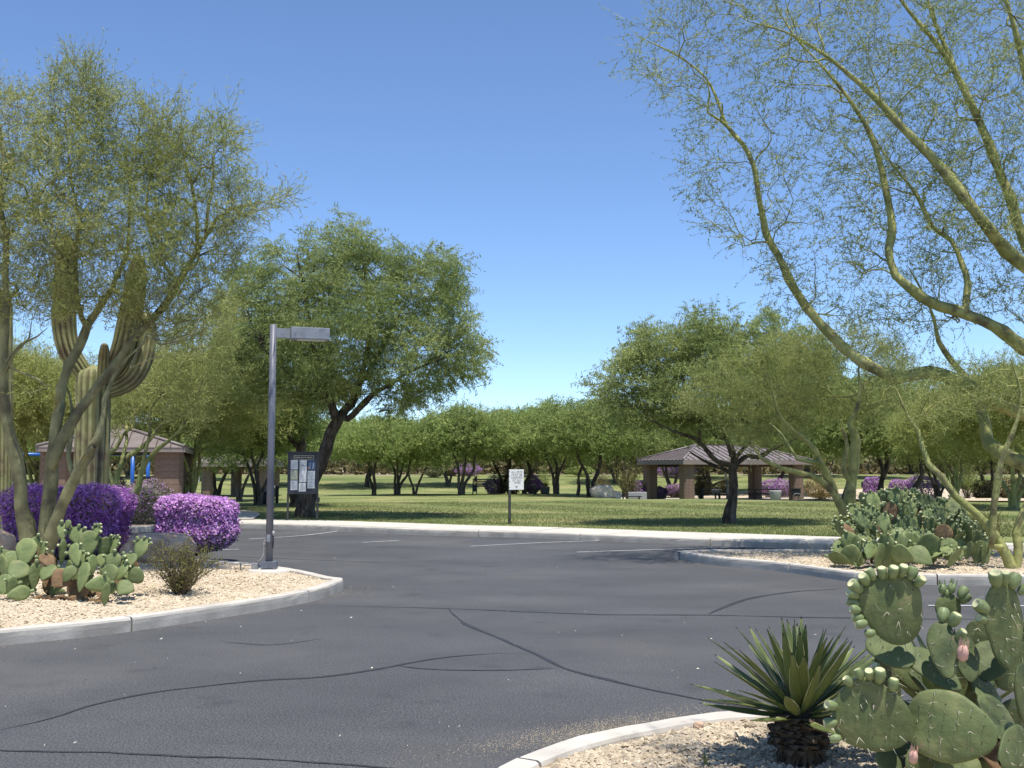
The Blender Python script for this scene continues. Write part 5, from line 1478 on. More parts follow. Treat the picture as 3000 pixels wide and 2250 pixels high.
def pad(root, c, Lp, W, T, roll=0, lean=10, yaw=0, fr=(), mat='pad', hi=False, bend=0., seed=0, fsize=.065, spines=False, base_at=None):
    """one pad; c = centre (world). fr: fruit places as (angle in degrees from the tip, clockwise seen from the front, size factor)"""
    Mx = frame(roll, lean, yaw)
    ax = (Mx @ Vector((0, 0, 1, 0))).to_3d()
    b0 = Vector(c) - ax * Lp / 2 if base_at is None else Vector(base_at)
    Mx = Matrix.Translation(b0 - Vector(root.location)) @ Mx
    o = put('pad', pad_mesh(Lp, W, T, MAT[mat], 16 if hi else 10, 22 if hi else 12, bend, seed, .42 if hi else .55), root, mat=Mx)
    _, t, w = pad_shape(Lp, W, T, 40, 8, bend, seed, .42 if hi else .55)
    rim = lambda tt: np.array([np.interp(tt, t, w) * W / 2, bend * Lp * (tt - .3) ** 2, tt * Lp])
    lowV, lowF = [], []
    for k, (ang, sf) in enumerate(fr):
        tt = 1 - .02 - (abs(ang) / 180.0) ** 1.6 * 1.15
        tt = max(.12, min(.985, tt))
        p = rim(tt); q = rim(min(tt + .03, .99)); p2 = rim(max(tt - .03, 0.05))
        tang = (q - p2); nrm = np.array([tang[2], 0, -tang[0]]); nrm = nrm / max(np.linalg.norm(nrm), 1e-6)
        if abs(ang) < 12: nrm = np.array([math.sin(R(abs(ang))), 0, 1.0])
        p[0] = p[0] if abs(ang) > 3 else 0
        sgn = 1 if ang >= 0 else -1
        p[0] *= sgn; nrm[0] *= sgn
        if abs(ang) < 40: p[0] = sgn * W / 2 * np.interp(abs(ang), [0, 40], [0, np.interp(max(.12, 1 - .02 - (40 / 180) ** 1.6 * 1.15), t, w)])
        fw = (-.85 * rng.random() - .15 if k % 4 else .1) if hi else -.5 * rng.random()
        dr = Vector(nrm * rng.uniform(.7, 1.1) + np.array([rng.normal(0, .18), fw, .5])).normalized()
        p = p + np.array([0, -T * rng.uniform(.1, .7), rng.normal(0, .006)])
        qt = Vector((0, 0, 1)).rotation_difference(dr)
        s_ = fsize * sf
        s_ *= rng.uniform(.82, 1.12)
        m_ = Matrix.Translation(Vector(p) - dr * s_ * .12) @ qt.to_matrix().to_4x4() @ Matrix.Rotation(rng.uniform(0, 6), 4, 'Z') @ Matrix.Diagonal((s_ * .95, s_ * .95, s_ * 1.08, 1))
        if hi:
            put('fruit', FRUITS[k % 3], o, mat=m_)
        else:
            lowF += [[i + len(lowV) * 1 for i in f] for f in SIMPLE_F[1]]
            lowV += [tuple(m_ @ Vector(v)) for v in SIMPLE_F[0]]
    if lowV:
        me = bpy.data.meshes.new('fruits'); me.from_pydata(lowV, [], lowF); me.materials.append(MAT['fruit'])
        me.materials.append(MAT['fruittop'])
        nf = len(SIMPLE_F[1]); me.polygons.foreach_set('material_index', [1 if (i % nf) >= 32 else 0 for i in range(len(lowF))])
        me.update(); put('fruits', me, o)['kind'] = 'stuff'
    if spines:
        mb = MB()
        rows = int(Lp / .042)
        for a in range(1, rows):
            tt = a / rows; ww = np.interp(tt, t, w) * W / 2
            for bcol in np.arange(-6, 7):
                x = (bcol + .5 * (a % 2)) * .048 + rng.normal(0, .006)
                if abs(x) > ww * .93: continue
                for side in (-1, 1):
                    yy = side * T / 2 * math.sqrt(max(.05, 1 - (x / ww) ** 2)) ** .75 * min(1, math.sqrt(np.interp(tt, t, w)) * (.75 + .25 * (1 - tt))) + bend * Lp * (tt - .3) ** 2
                    c_ = np.array([x, yy, tt * Lp])
                    s_ = .0032
                    mb.add([c_ + np.array(v) * s_ for v in ((1, 0, 0), (0, 0, 1), (-1, 0, 0), (0, 0, -1), (0, side * 1.3, 0))], [(0, 1, 4), (1, 2, 4), (2, 3, 4), (3, 0, 4)] if side < 0 else [(1, 0, 4), (2, 1, 4), (3, 2, 4), (0, 3, 4)], 1)
                    for _ in range(rng.integers(0, 4)):
                        d = norm(np.array([rng.normal(0, .5), side * 1.0, rng.normal(-.35, .45)]))
                        e = c_ + d * rng.uniform(.02, .05)
                        S_ = spikes(c_[None], e[None], np.array([.0011]))[0]
                        mb.add(S_, [(0, 1, 3), (1, 2, 3), (2, 0, 3)], 0)
        mb.build('spines', [MAT['spine'], MAT['areole']], o)['kind'] = 'stuff'
    return o


# --- foreground clump, lower right
CN = lambda x, y: (2400 + x * .36166, 1650 + y * .36166)
DN = 4.3
bN = np.array([2.15, DN, .13])
near = tag(empty('prickly_pear', bN), 'large prickly pear with big fruit studded pads in the foreground corner', 'cactus')
U = DN / FPX * .36166       # metres per crop pixel at that distance


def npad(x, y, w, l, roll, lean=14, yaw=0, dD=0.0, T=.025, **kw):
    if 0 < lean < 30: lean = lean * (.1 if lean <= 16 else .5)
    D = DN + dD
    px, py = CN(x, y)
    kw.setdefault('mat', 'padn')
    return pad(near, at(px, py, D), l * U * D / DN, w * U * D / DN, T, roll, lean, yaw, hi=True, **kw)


npad(595, 375, 500, 575, -20, 3, -8, -.05, spines=True, seed=1, fsize=.046, bend=.12,
     fr=[(-132, 1.0), (-112, 1.0), (-96, .95), (-82, 1.1), (-68, 1.0), (-54, 1.05), (-38, 1.15), (-24, 1.1), (-10, 1.1), (4, 1.2), (18, 1.15), (34, 1.15), (52, 1.2), (70, 1.1)])
npad(590, 690, 330, 440, -38, 52, 10, .05, spines=True, seed=2)
npad(560, 960, 300, 600, -34, -30, 38, .14, spines=True, seed=3, fr=[(-20, .9), (-50, .8)], fsize=.044)
npad(440, 1250, 560, 620, -66, 20, -4, -.10, spines=True, seed=4, bend=.08, fsize=.046,
     fr=[(-58, 1.05), (-30, 1.0), (-8, 1.05), (30, 1.0), (52, 1.05), (72, 1.1), (88, 1.1), (112, 1.05)])
npad(1060, 1330, 560, 690, -82, 34, 6, -.16, spines=True, seed=5, T=.036, bend=.06)
npad(1010, 700, 235, 470, 4, 31, -26, -.06, spines=True, seed=6, fr=[(14, 1.15), (44, 1.15), (78, 1.0)], fsize=.046)
npad(1195, 770, 250, 400, 12, 34, 16, .05, spines=True, seed=7)
npad(1045, 385, 220, 270, 2, 12, 8, .10, spines=True, seed=8, fr=[(40, 1.0), (66, 1.0)], fsize=.044)
npad(930, 860, 300, 480, -46, 34, 40, .03, spines=True, seed=9)
npad(1500, 510, 380, 690, -6, -3, 18, .04, spines=True, seed=10, fr=[(-64, 1.1), (-90, 1.0), (-12, 1.2), (6, 1.2), (26, 1.2), (48, 1.1)], fsize=.050)
npad(1350, 1050, 330, 460, 40, 62, 0, .10, seed=11, spines=True)
npad(1440, 1260, 380, 430, 30, 50, 8, -.02, seed=12, spines=True)
npad(1390, 790, 300, 380, 34, 30, -40, .16, seed=13)
npad(1640, 1040, 240, 440, 0, 14, 42, -.08, seed=14, spines=True)
npad(1580, 1510, 330, 470, 70, 36, 0, -.20, seed=15, spines=True)
npad(1450, 1560, 300, 300, 0, 40, 10, -.05, seed=16, mat='padold')
npad(830, 1660, 300, 340, 8, 26, 12, .02, seed=17, spines=True)
npad(570, 1610, 200, 240, -30, 30, 20, .10, seed=18)
npad(1140, 1700, 360, 420, -10, 30, 0, -.10, seed=19, spines=True)
npad(1300, 1620, 260, 420, 20, 0, 20, .06, seed=20, mat='padold')
npad(830, 1000, 120, 300, -40, 0, 70, .16, seed=22)
for i, (x, y, w, l, ro, le, ya, dd) in enumerate(((1240, 980, 330, 430, 20, 20, 20, .22), (720, 880, 260, 330, -30, 10, 30, .24), (1300, 620, 240, 330, 20, 10, -30, .26), (1570, 830, 330, 420, 30, 14, 10, .18),
        (930, 1500, 330, 400, -10, 20, 0, .20), (1240, 1480, 330, 380, 14, 10, 12, .18), (1610, 1290, 300, 380, -14, 16, 0, .12), (1640, 700, 260, 460, 10, 0, -30, .20), (680, 1560, 240, 280, 20, 30, 0, .16), (1480, 1690, 340, 380, -20, 20, 10, .0),
        (1000, 1640, 260, 320, 30, 16, 20, .10), (1130, 1180, 260, 340, 0, 12, -30, .26))):
    npad(x, y, w, l, ro, le, ya, dd, spines=True, seed=40 + i)
for x, y, s in ((1000, 225, .05), (1058, 222, .055), (1028, 250, .04)):
    p = at(*CN(x, y + 25), DN + .10)
    put('bud', BUD, near, mat=Matrix.Translation(Vector(p) - Vector(near.location)) @ Matrix.Rotation(rng.normal(0, .15), 4, 'Y') @ Matrix.Diagonal((s, s, s, 1)))
for x, y, s in ((1160, 760, .075), (760, 1590, .06)):
    p = at(*CN(x, y + 30), DN - .12)
    put('bud', BUDP, near, mat=Matrix.Translation(Vector(p) - Vector(near.location)) @ Matrix.Rotation(.2, 4, 'X') @ Matrix.Diagonal((s * .9, s * .9, s, 1)))
# woody lower stems that carry the pads
for x, y, l in ((780, 1760, .55), (1300, 1780, .6), (1560, 1800, .6)):
    p = at(*CN(x, y), DN + .05)
    pad(near, (p[0], p[1], .30), .42, .20, .07, rng.uniform(-14, 14), 4, rng.uniform(-40, 40), mat='padold', seed=int(x))

# --- clump on the left island
CL = lambda x, y: (x * .27125, 1500 + y * .27125)
DLc = 12.5
bC = at(230, 1760, DLc); bC[2] = HL(bC[0], bC[1])
left = tag(empty('prickly_pear', bC), 'sprawling prickly pear at the foot of the multi-stemmed palo verde', 'cactus')
UL = DLc / FPX * .27125
for k, (x, y, w, l, roll, lean, yaw, dD, nf, mt) in enumerate((
        (280, 430, 195, 270, 4, 12, 10, .1, 0, 'pad'), (190, 635, 220, 200, 30, 40, 0, 0, 0, 'pad'), (40, 590, 150, 240, -20, 14, -30, .1, 0, 'pad'), (45, 780, 150, 200, -10, 24, 0, -.15, 2, 'pad'),
        (390, 370, 150, 190, 0, 8, 62, .3, 3, 'pad'), (440, 460, 150, 220, 14, 10, -40, .2, 4, 'pad'), (672, 215, 95, 175, -6, 8, 20, .25, 1, 'pad'), (674, 430, 90, 250, 2, 4, 64, .22, 2, 'pad'),
        (733, 130, 62, 85, 14, 8, 0, .25, 0, 'pad'), (822, 255, 140, 175, -14, 10, 18, .3, 4, 'pad'), (950, 350, 185, 270, 6, 12, 14, .2, 0, 'pad'), (1030, 240, 110, 180, 20, 8, -40, .25, 6, 'pad'),
        (815, 460, 150, 240, -24, 24, -12, .0, 2, 'pad'), (1135, 370, 150, 190, 26, 8, 22, .3, 3, 'pad'), (1240, 360, 110, 170, 24, 8, -36, .3, 5, 'pad'), (1520, 395, 145, 210, 12, 16, -8, .25, 5, 'pad'),
        (1222, 540, 158, 175, 6, 8, 10, .05, 3, 'pad'), (1095, 520, 130, 130, -10, 28, 0, .2, 0, 'pad'), (1188, 670, 158, 185, -8, 8, 6, -.15, 0, 'pad'), (1390, 540, 125, 200, 32, 20, -24, .1, 0, 'pad'),
        (1315, 650, 110, 175, 26, 12, -30, -.05, 1, 'pad'), (1465, 690, 165, 150, 66, 12, 4, 0, 0, 'pad'), (895, 700, 165, 280, 6, 16, -30, -.2, 0, 'pad'), (1000, 570, 110, 190, -2, 6, 60, .05, 0, 'pad'),
        (510, 650, 175, 190, 12, 44, -14, 0, 0, 'pad'), (655, 725, 200, 190, 40, 34, 6, -.1, 0, 'padold'), (745, 668, 120, 165, 30, 10, 10, -.12, 0, 'pad'), (372, 690, 120, 250, 0, 6, 50, .0, 1, 'pad'),
        (1060, 780, 150, 240, 84, 40, 0, -.3, 3, 'pad'), (1345, 820, 165, 160, 40, 36, -10, -.2, 0, 'pad'), (205, 880, 140, 210, 80, 40, 0, -.3, 1, 'pad'), (120, 800, 105, 165, 6, 10, 44, -.2, 2, 'pad'),
        (1140, 890, 80, 210, 6, 0, 40, -.4, 0, 'pad'), (845, 850, 230, 220, 0, 10, 0, .1, 0, 'padold'), (1205, 830, 120, 110, -40, 24, 0, -.1, 0, 'pad'), (930, 560, 110, 150, -12, 12, 20, .1, 1, 'pad'),
        (230, 780, 150, 200, 10, 14, 0, .15, 0, 'pad'), (560, 800, 200, 200, 0, 20, 0, .35, 0, 'padold'), (1300, 760, 160, 200, 0, 14, 10, .3, 0, 'padold'), (1000, 900, 160, 150, 20, 20, 0, .2, 0, 'padold'),
        (340, 560, 120, 220, -8, 10, 30, .3, 2, 'pad'), (560, 560, 90, 140, 30, 30, 30, .3, 0, 'padold'))):
    D = DLc + dD
    fr = [(a, rng.uniform(.8, 1.1)) for a in np.linspace(-70, 70, nf)] if nf > 1 else [(0, 1)] * nf
    pad(left, at(*CL(x, y), D), l * UL * 1.12, w * UL * 1.15, .034, roll, lean, yaw, fr=fr, mat=mt, seed=k, fsize=.052, bend=rng.normal(0, .08))
for k in range(34):
    x, y = rng.uniform(-40, 1480), rng.uniform(470, 860)
    w = rng.uniform(115, 185); l = w * rng.uniform(1.0, 1.45); nf = int(rng.choice([0, 0, 2, 3, 4]))
    pad(left, at(*CL(x, y), DLc + rng.uniform(.05, .75)), l * UL, w * UL, .034, rng.normal(0, 28), rng.normal(14, 14), rng.normal(0, 36), fr=[(a, rng.uniform(.8, 1.1)) for a in np.linspace(-60, 60, nf)] if nf else [],
        mat='pad' if rng.random() < .8 else 'padold', seed=100 + k, fsize=.052, bend=rng.normal(0, .12))
mb = MB()
for i in range(26):
    p = at(*CL(rng.uniform(380, 1150), rng.uniform(900, 990)), DLc - .1); p[2] = HL(p[0], p[1]) + .01
    mb.box(p - bC, (rng.uniform(.05, .16), rng.uniform(.04, .1), rng.uniform(.02, .05)), rng.uniform(0, 3), 0, rng.normal(0, .3))
mb.build('fallen_pads', MAT['padold'], left)

# --- big mounded clump on the middle island: pads grow from pads
DMc = 17.1
bM = at(2665, 1650, DMc); bM[2] = .16
mid = tag(empty('prickly_pear', bM), 'wide mounded prickly pear clump with fruit lined pads on the middle island', 'cactus')
UM = DMc / FPX
prof_x = [2440, 2475, 2530, 2560, 2600, 2650, 2700, 2760, 2810, 2850, 2885, 2905]
prof_y = [1590, 1515, 1470, 1450, 1440, 1452, 1462, 1470, 1482, 1520, 1570, 1625]
k = 0
for row in range(6):
    for i in range(15 - (row == 0) * 3):
        x = 2462 + (i + .5 * (row % 2) + rng.normal(0, .22)) * (430 / 14.5)
        top = np.interp(x, prof_x, prof_y) + 22
        if x > 2895: continue
        y = 1632 + rng.normal(0, 6) - (1632 - top) * row / 5
        if row == 5: y = top + rng.normal(0, 7)
        e = (x - 2665) / 225
        front = 1 - row / 5
        dD = (.75 - 1.55 * front * (1 - .4 * e * e)) + rng.normal(0, .16)
        w = rng.uniform(38, 58) * (1.15 if row < 2 else 1); l = w * rng.uniform(1.05, 1.45)
        nf = int(rng.integers(5, 10)) if row >= 3 else int(rng.integers(0, 6))
        fr = [(a + rng.normal(0, 5), rng.uniform(.8, 1.15)) for a in np.linspace(-75, 75, nf)] if nf > 1 else []
        yaw = rng.normal(0, 34); roll = e * 26 + rng.normal(0, 16) + (rng.choice([-50, 50]) if row == 0 else 0)
        lean = rng.normal(12, 12) + (18 if row == 0 else 0)
        pad(mid, at(x, y, DMc + dD), l * UM, w * UM, .035, roll, lean, yaw, fr=fr, mat='pad' if rng.random() < .96 else 'padold', seed=k, fsize=.060, bend=rng.normal(0, .08)); k += 1
for x, y in ((2484, 1628), (2690, 1600), (2725, 1590), (2640, 1625), (2560, 1620)):
    pad(mid, at(x, y, DMc + .3), 60 * UM, 34 * UM, .07, rng.normal(0, 14), 0, rng.uniform(-60, 60), mat='padold', seed=k); k += 1


# ------------------------------------------------------------------ spiky rosettes
def blade_mesh(Lb, W, seed, curl=.0):
    r_ = np.random.default_rng(seed)
    t = np.array([0, .06, .16, .3, .45, .6, .75, .88, .96, 1.0])
    w = np.interp(t, [0, .06, .16, .3, .45, .6, .75, .88, .96, 1], [.62, .60, .74, .92, 1.0, .93, .70, .40, .17, .03])
    V = []; F = []; Mi = []
    for ti, wi in zip(t, w):
        h = wi * W / 2; z = ti * Lb
        dz = curl * Lb * ti ** 2
        v = .22 * h; th = .010 * (1 - ti * .8)
        row = [(-h, -v, z), (-h * .86, -v * .55, z), (0, v * .5, z), (h * .86, -v * .55, z), (h, -v, z), (h * .5, v * .2 + th * .8, z), (0, v * .5 + th * 1.3, z), (-h * .5, v * .2 + th * .8, z)]
        V += [(a, b + dz, c) for a, b, c in row]
    for i in range(len(t) - 1):
        for j in range(8):
            j2 = (j + 1) % 8
            F.append((i * 8 + j, (i + 1) * 8 + j, (i + 1) * 8 + j2, i * 8 + j2))
            Mi.append(2 if i >= 8 else 1 if j in (0, 3) else 0)
    me = bpy.data.meshes.new('leaf'); me.from_pydata(V, [], F)
    for m in ('agave', 'margin', 'tip'): me.materials.append(MAT[m])
    me.polygons.foreach_set('material_index', Mi)
    me.polygons.foreach_set('use_smooth', [True] * len(F)); me.update()
    return me


BLADES = [blade_mesh(1.0, .128, s, c) for s, c in ((0, -.05), (1, .03), (2, .10), (3, -.10))]
SCALE_M = MB().add([(-.03, -.004, 0), (.03, -.004, 0), (.028, -.035, .008), (.012, -.055, -.006), (-.012, -.058, .004), (-.028, -.036, .006), (-.03, .004, -.006), (.03, .004, -.006), (.0, -.045, -.012)],
                   [(0, 1, 2, 5), (5, 2, 3, 4), (6, 8, 7), (1, 7, 8, 2), (0, 5, 8, 6), (2, 8, 3), (3, 8, 4), (4, 8, 5), (0, 6, 7, 1)]).mesh('leaf_base', MAT['dead'])
FRAY = MB().add([(-.006, 0, 0), (.006, 0, 0), (.005, -.022, -.05), (-.003, -.03, -.075), (0, .006, -.01)], [(0, 1, 2, 3), (0, 3, 4), (1, 4, 2), (4, 3, 2), (0, 4, 1)]).mesh('dead_leaf', MAT['dead'])


def rosette(name, base, Lb, nleaf, trunk_h, trunk_r, label, low=-8, cat='plant', detail=True, azoff=0.):
    root = tag(empty(name, base), label, cat)
    mb = MB()
    pr = [(trunk_r * .85, -.05), (trunk_r * .95, trunk_h * .2), (trunk_r * 1.0, trunk_h * .6), (trunk_r * .95, trunk_h * .85), (trunk_r * .6, trunk_h * 1.02), (trunk_r * .2, trunk_h * 1.08)]
    if trunk_h > .1: mb.lathe(pr, n=14); mb.build('trunk', MAT['dead'], root)
    for i in range(nleaf):
        f_ = i / (nleaf - 1)                       # 0 outermost .. 1 centre
        el = low + (84 - low) * f_ ** 1.02 + rng.normal(0, 4)
        az = azoff + i * 137.5 + rng.normal(0, 7)
        L_ = Lb * (1 - .28 * abs(f_ - .35)) * rng.uniform(.88, 1.06)
        d = Matrix.Rotation(R(az), 4, 'Z') @ Matrix.Rotation(R(90 - el), 4, 'X') @ Matrix.Rotation(R(rng.normal(0, 9)), 4, 'Z')
        # leaf axis +Z tilts towards -Y before the turn; its inner face looks up
        off = (Matrix.Rotation(R(az), 4, 'Z') @ Vector((0, -trunk_r * .55 * (1 - f_), trunk_h * (.86 + .16 * f_)))).to_3d()
        o = put('leaf', BLADES[int(rng.integers(4))], root, mat=Matrix.Translation(off) @ d @ Matrix.Rotation(math.pi, 4, 'Z') @ Matrix.Diagonal((L_ * .98, L_ * .98, L_, 1)))
    if detail:
        n = 0
        for r_ in range(8):
            z = trunk_h * (.92 - r_ * .075)
            for q in range(15):
                a = (q + .5 * (r_ % 2)) / 15 * 360 + rng.normal(0, 4)
                put('leaf_base', SCALE_M, root, mat=Matrix.Rotation(R(a), 4, 'Z') @ Matrix.Translation((0, -trunk_r * .90, z + rng.normal(0, .005))) @ Matrix.Rotation(R(rng.normal(8, 12)), 4, 'X') @ Matrix.Diagonal((rng.uniform(.8, 1.2),) * 3 + (1,)))
        for q in range(130):
            a = rng.uniform(0, 360); z = trunk_h * rng.uniform(.12, .42)
            put('dead_leaf', FRAY, root, mat=Matrix.Rotation(R(a), 4, 'Z') @ Matrix.Translation((0, -trunk_r * .92, z)) @ Matrix.Rotation(R(rng.normal(0, 10)), 4, 'Y') @ Matrix.Diagonal((rng.uniform(.7, 1.3),) * 3 + (1,)))
    return root


p = gnd(2345, 2238, .13)
rosette('spiky_rosette', (p[0], p[1], .12), .57, 60, .30, .115, 'spiky sword leaved rosette on a shaggy dead leaf trunk beside the foreground cactus', low=3)
p = at(2790, 2060, 5.6)
rosette('spiky_rosette', (p[0], p[1], .13), .62, 40, .26, .10, 'second sword leaved rosette half hidden behind the foreground cactus', low=4, detail=False, azoff=40)
for px, py, s, lab in ((2067, 2246, .085, 'tiny pale sprout in the gravel left of the spiky rosette'), (2540, 2196, .13, 'small green sprout under the fruit studded pad')):
    p = gnd(px, py, .14)
    rosette('rosette_sprout', (p[0], p[1], .135), s, 9, .01, .012, lab, low=25, detail=False)


# ------------------------------------------------------------------ lamp post
b = gnd(788, 1668, .15)
lamp = tag(empty('lamp_post', (b[0], b[1], .165)), 'slim grey parking lot lamp post with one boxy head at the island kerb', 'lamp post')
top = at(803, 951, b[1])[2] - .165
MB().tube([(0, 0, .05), (0, 0, top * .5), (0, 0, top)], [.056, .053, .050], 18).build('pole', MAT['pole'], lamp)
MB().box((.005, 0, .055), (.225, .20, .105), 0.06, bev=.008).build('base_cover', MAT['pole'], lamp)
MB().lathe([(.33, -.08), (.33, .004), (.31, .012)], (.02, -.02, -.02), 26).build('footing', MAT['walk'], lamp)
ah = Matrix.Translation((0, 0, top)) @ Matrix.Rotation(R(20), 4, 'Z')
MB().box((.155, 0, -.130), (.22, .06, .150), bev=.004).build('arm', MAT['head'], lamp, mat=ah)
hd = MB().box((.56, 0, -.125), (.60, .26, .185), bev=.010).build('head', MAT['head'], lamp, mat=ah)
MB().box((.585, 0, -.221), (.42, .19, .012), bev=.003).build('lens', MAT['lens'], hd)
MB().box((-.004, -.054, .46), (.055, .010, .11), bev=.003).build('hand_hole_cover', MAT['head'], lamp)
for sx in (-.09, .10):
    for sy in (-.115, .115): MB().lathe([(.014, 0), (.014, .014), (.008, .018)], (sx, sy, .0), 6).build('bolt', MAT['conduit'], lamp)
cd = MB().tube(spline([(-.165, -.06, .08), (-.14, -.06, .115), (-.09, -.05, .17), (-.078, -.03, .30), (-.078, -.02, .40), (-.058, -.01, .43)], .03), .011, 8)
cd.lathe([(.018, 0), (.018, .05), (.012, .055)], (-.078, -.02, .33), 8)
cd.build('conduit', MAT['conduit'], lamp)
MB().box((-.20, -.06, .035), (.10, .07, .10), bev=.006).build('junction_box', MAT['conduit'], lamp)
ot = MB().box((-.375, -.06, .085), (.13, .06, .018), bev=.004); ot.tube([(-.42, -.06, -.02), (-.42, -.06, .08)], .011, 8); ot.tube([(-.30, -.06, .078), (-.23, -.06, .078), (-.20, -.06, .06)], .010, 8)
ot.build('outlet_arm', MAT['conduit'], lamp)
MB().lathe([(.012, 0), (.022, .02), (.022, .05), (.010, .07)], (.062, -.012, .50), 10).build('photocell', MAT['bin'], lamp)
MB().tube([(.062, -.012, .50), (.068, -.01, .43), (.058, -.012, .36), (.056, -.012, .31)], [.006, .006, .012, .008], 6).build('cable', MAT['darkmetal'], lamp)

# ------------------------------------------------------------------ notice board
DB = 31.4
c = at(888, 1387, DB); g = float(tz(c[0], DB))
nb_ = tag(empty('notice_board', (c[0], DB, g)), 'black framed community notice board on two thin legs in front of the leaning mesquite', 'notice board')
cz = c[2] - g; q = DB / FPX * .0844
MB().box((0, 0, cz), (.905, .10, 1.21), bev=.006).build('case', MAT['board'], nb_)
MB().box((0, 0, cz + .625), (.96, .14, .035)).build('top_cap', MAT['board'], nb_)
for s in (-.435, .435):
    MB().box((s, .0, (cz - .60) / 2), (.055, .055, cz - .60)).build('leg', MAT['postgrey'], nb_)
MB().box((.475, -.02, cz - .80 + .03), (.06, .06, .13), bev=.005).build('flyer_box', MAT['board'], nb_)


def sheetq(x0, x1, y0, y1, m, lines=0, bar=None):
    w, h = (x1 - x0) * q, (y1 - y0) * q
    cx, zc = ((x0 + x1) / 2 - 802) * q, cz + (918 - (y0 + y1) / 2) * q
    o = MB().box((0, 0, 0), (w, .004, h)).build('notice', MAT[m], nb_, loc=(cx, -.0535, zc))
    mb = MB()
    for i in range(lines):
        l = w * rng.uniform(.45, .8)
        mb.box((-(w * .8 - l) / 2, -.0028, h * .42 - (i + 1) * h * .84 / (lines + 1)), (l, .0012, h * .22 / (lines + 1)))
    if bar: mb.box((bar[0] * w, -.0030, bar[1] * h), (bar[2] * w, .0016, bar[3] * h))
    if lines or bar: mb.build('print', MAT['print'], o)
    return o


sheetq(385, 625, 460, 780, 'paper', 9)
sheetq(385, 625, 810, 1130, 'paper2', 8, (-.22, .36, .26, .14))
sheetq(385, 625, 1160, 1490, 'paper', 9, (-.2, .32, .3, .12))
sheetq(690, 937, 460, 900, 'paper', 5, (0, .08, .9, .06))
sheetq(690, 930, 905, 1212, 'paper', 9)
sheetq(675, 918, 1242, 1540, 'paper', 8)
o = sheetq(975, 1225, 470, 785, 'printblue')
mb = MB()
for i in range(3):
    for s in (-.045, .05): mb.box((s, -.003, .03 - i * .06), (.035, .0016, .024))
mb.build('print', MAT['paper'], o)
MB().box((-.088, -.003, -.09), (.03, .0016, .07)).build('print', MAT['printorange'], o)
sheetq(970, 1220, 825, 1125, 'paper', 8)
sheetq(970, 1218, 1132, 1430, 'paper', 8, (-.05, -.30, .6, .05))
mb = MB(); x0, x1, y0, y1 = [(490 - 802) * q, (1180 - 802) * q, cz + (918 - 450) * q, cz + (918 - 300) * q]
for (a, b_, cc, d) in ((x0, x1, y0, y0 + .008), (x0, x1, y1 - .008, y1), (x0, x0 + .008, y0 + .008, y1 - .008), (x1 - .008, x1, y0 + .008, y1 - .008)):
    mb.box(((a + b_) / 2, -.052, (cc + d) / 2), (b_ - a, .006, d - cc))
mb.build('title_frame', MAT['letter'], nb_)
put('lettering', TXT_NEWS, nb_, mat=Matrix.Translation((0, -.053, (y0 + y1) / 2)) @ Matrix.Rotation(R(90), 4, 'X'))


# ------------------------------------------------------------------ leash signs
def leash_sign(px, D, pw, ph_, pcy, label, txt, rz, post_w, h_top, dog=True):
    c = at(px, pcy, D); g = float(tz(c[0], D))
    root = tag(empty('leash_sign', (c[0], D, g), rz), label, 'sign', 'pet leash signs on the lawn')
    cz = c[2] - g
    pl = MB().box((0, 0, cz), (pw, .006, ph_), bev=.002).build('panel', MAT['white'], root)
    put('lettering', txt, pl, mat=Matrix.Translation((.012, -.0045, cz + ph_ * .10)) @ Matrix.Rotation(R(90), 4, 'X'))
    mb = MB()
    y = -.0045; z0 = cz - ph_ * .37
    if dog:
        for (bx_, bz, w, h) in ((.0, .012, .045, .020), (-.018, -.010, .008, .03), (-.008, -.010, .006, .03), (.016, -.010, .008, .03), (.006, -.008, .006, .024), (.026, .028, .022, .014), (.022, .018, .010, .02), (-.034, .026, .006, .03), (-.048, .03, .02, .006)):
            mb.box((bx_, y, z0 + bz), (w, .0016, h))
        mb.build('dog_emblem', MAT['ink'], pl)
    MB().box((-pw / 2 + post_w * .45, .006 + post_w / 2, (cz + h_top) / 2), (post_w, post_w, cz + h_top)).build('post', MAT['postgrey'], root)
    mb = MB()
    for k in range(4): mb.lathe([(.008, 0), (.008, .006), (.004, .009)], (0, 0, 0), 8)
    for k, z in enumerate((.23, .10, -.05, -.22)):
        MB().box((-pw / 2 + .012, -.006, cz + z * ph_ / .57), (.016, .006, .016)).build('bolt', MAT['darkmetal'], root)
    return root


leash_sign(1513, 29.6, .435, .565, 1405, 'white leash rule sign on a dark post in the middle of the lawn edge', TXT_PETS, R(20), .062, .2)
leash_sign(573, 55, .40, .48, 1397, 'far white sign on a thin post between the two left shelters', TXT_FAR, R(-4), .04, .15, False)


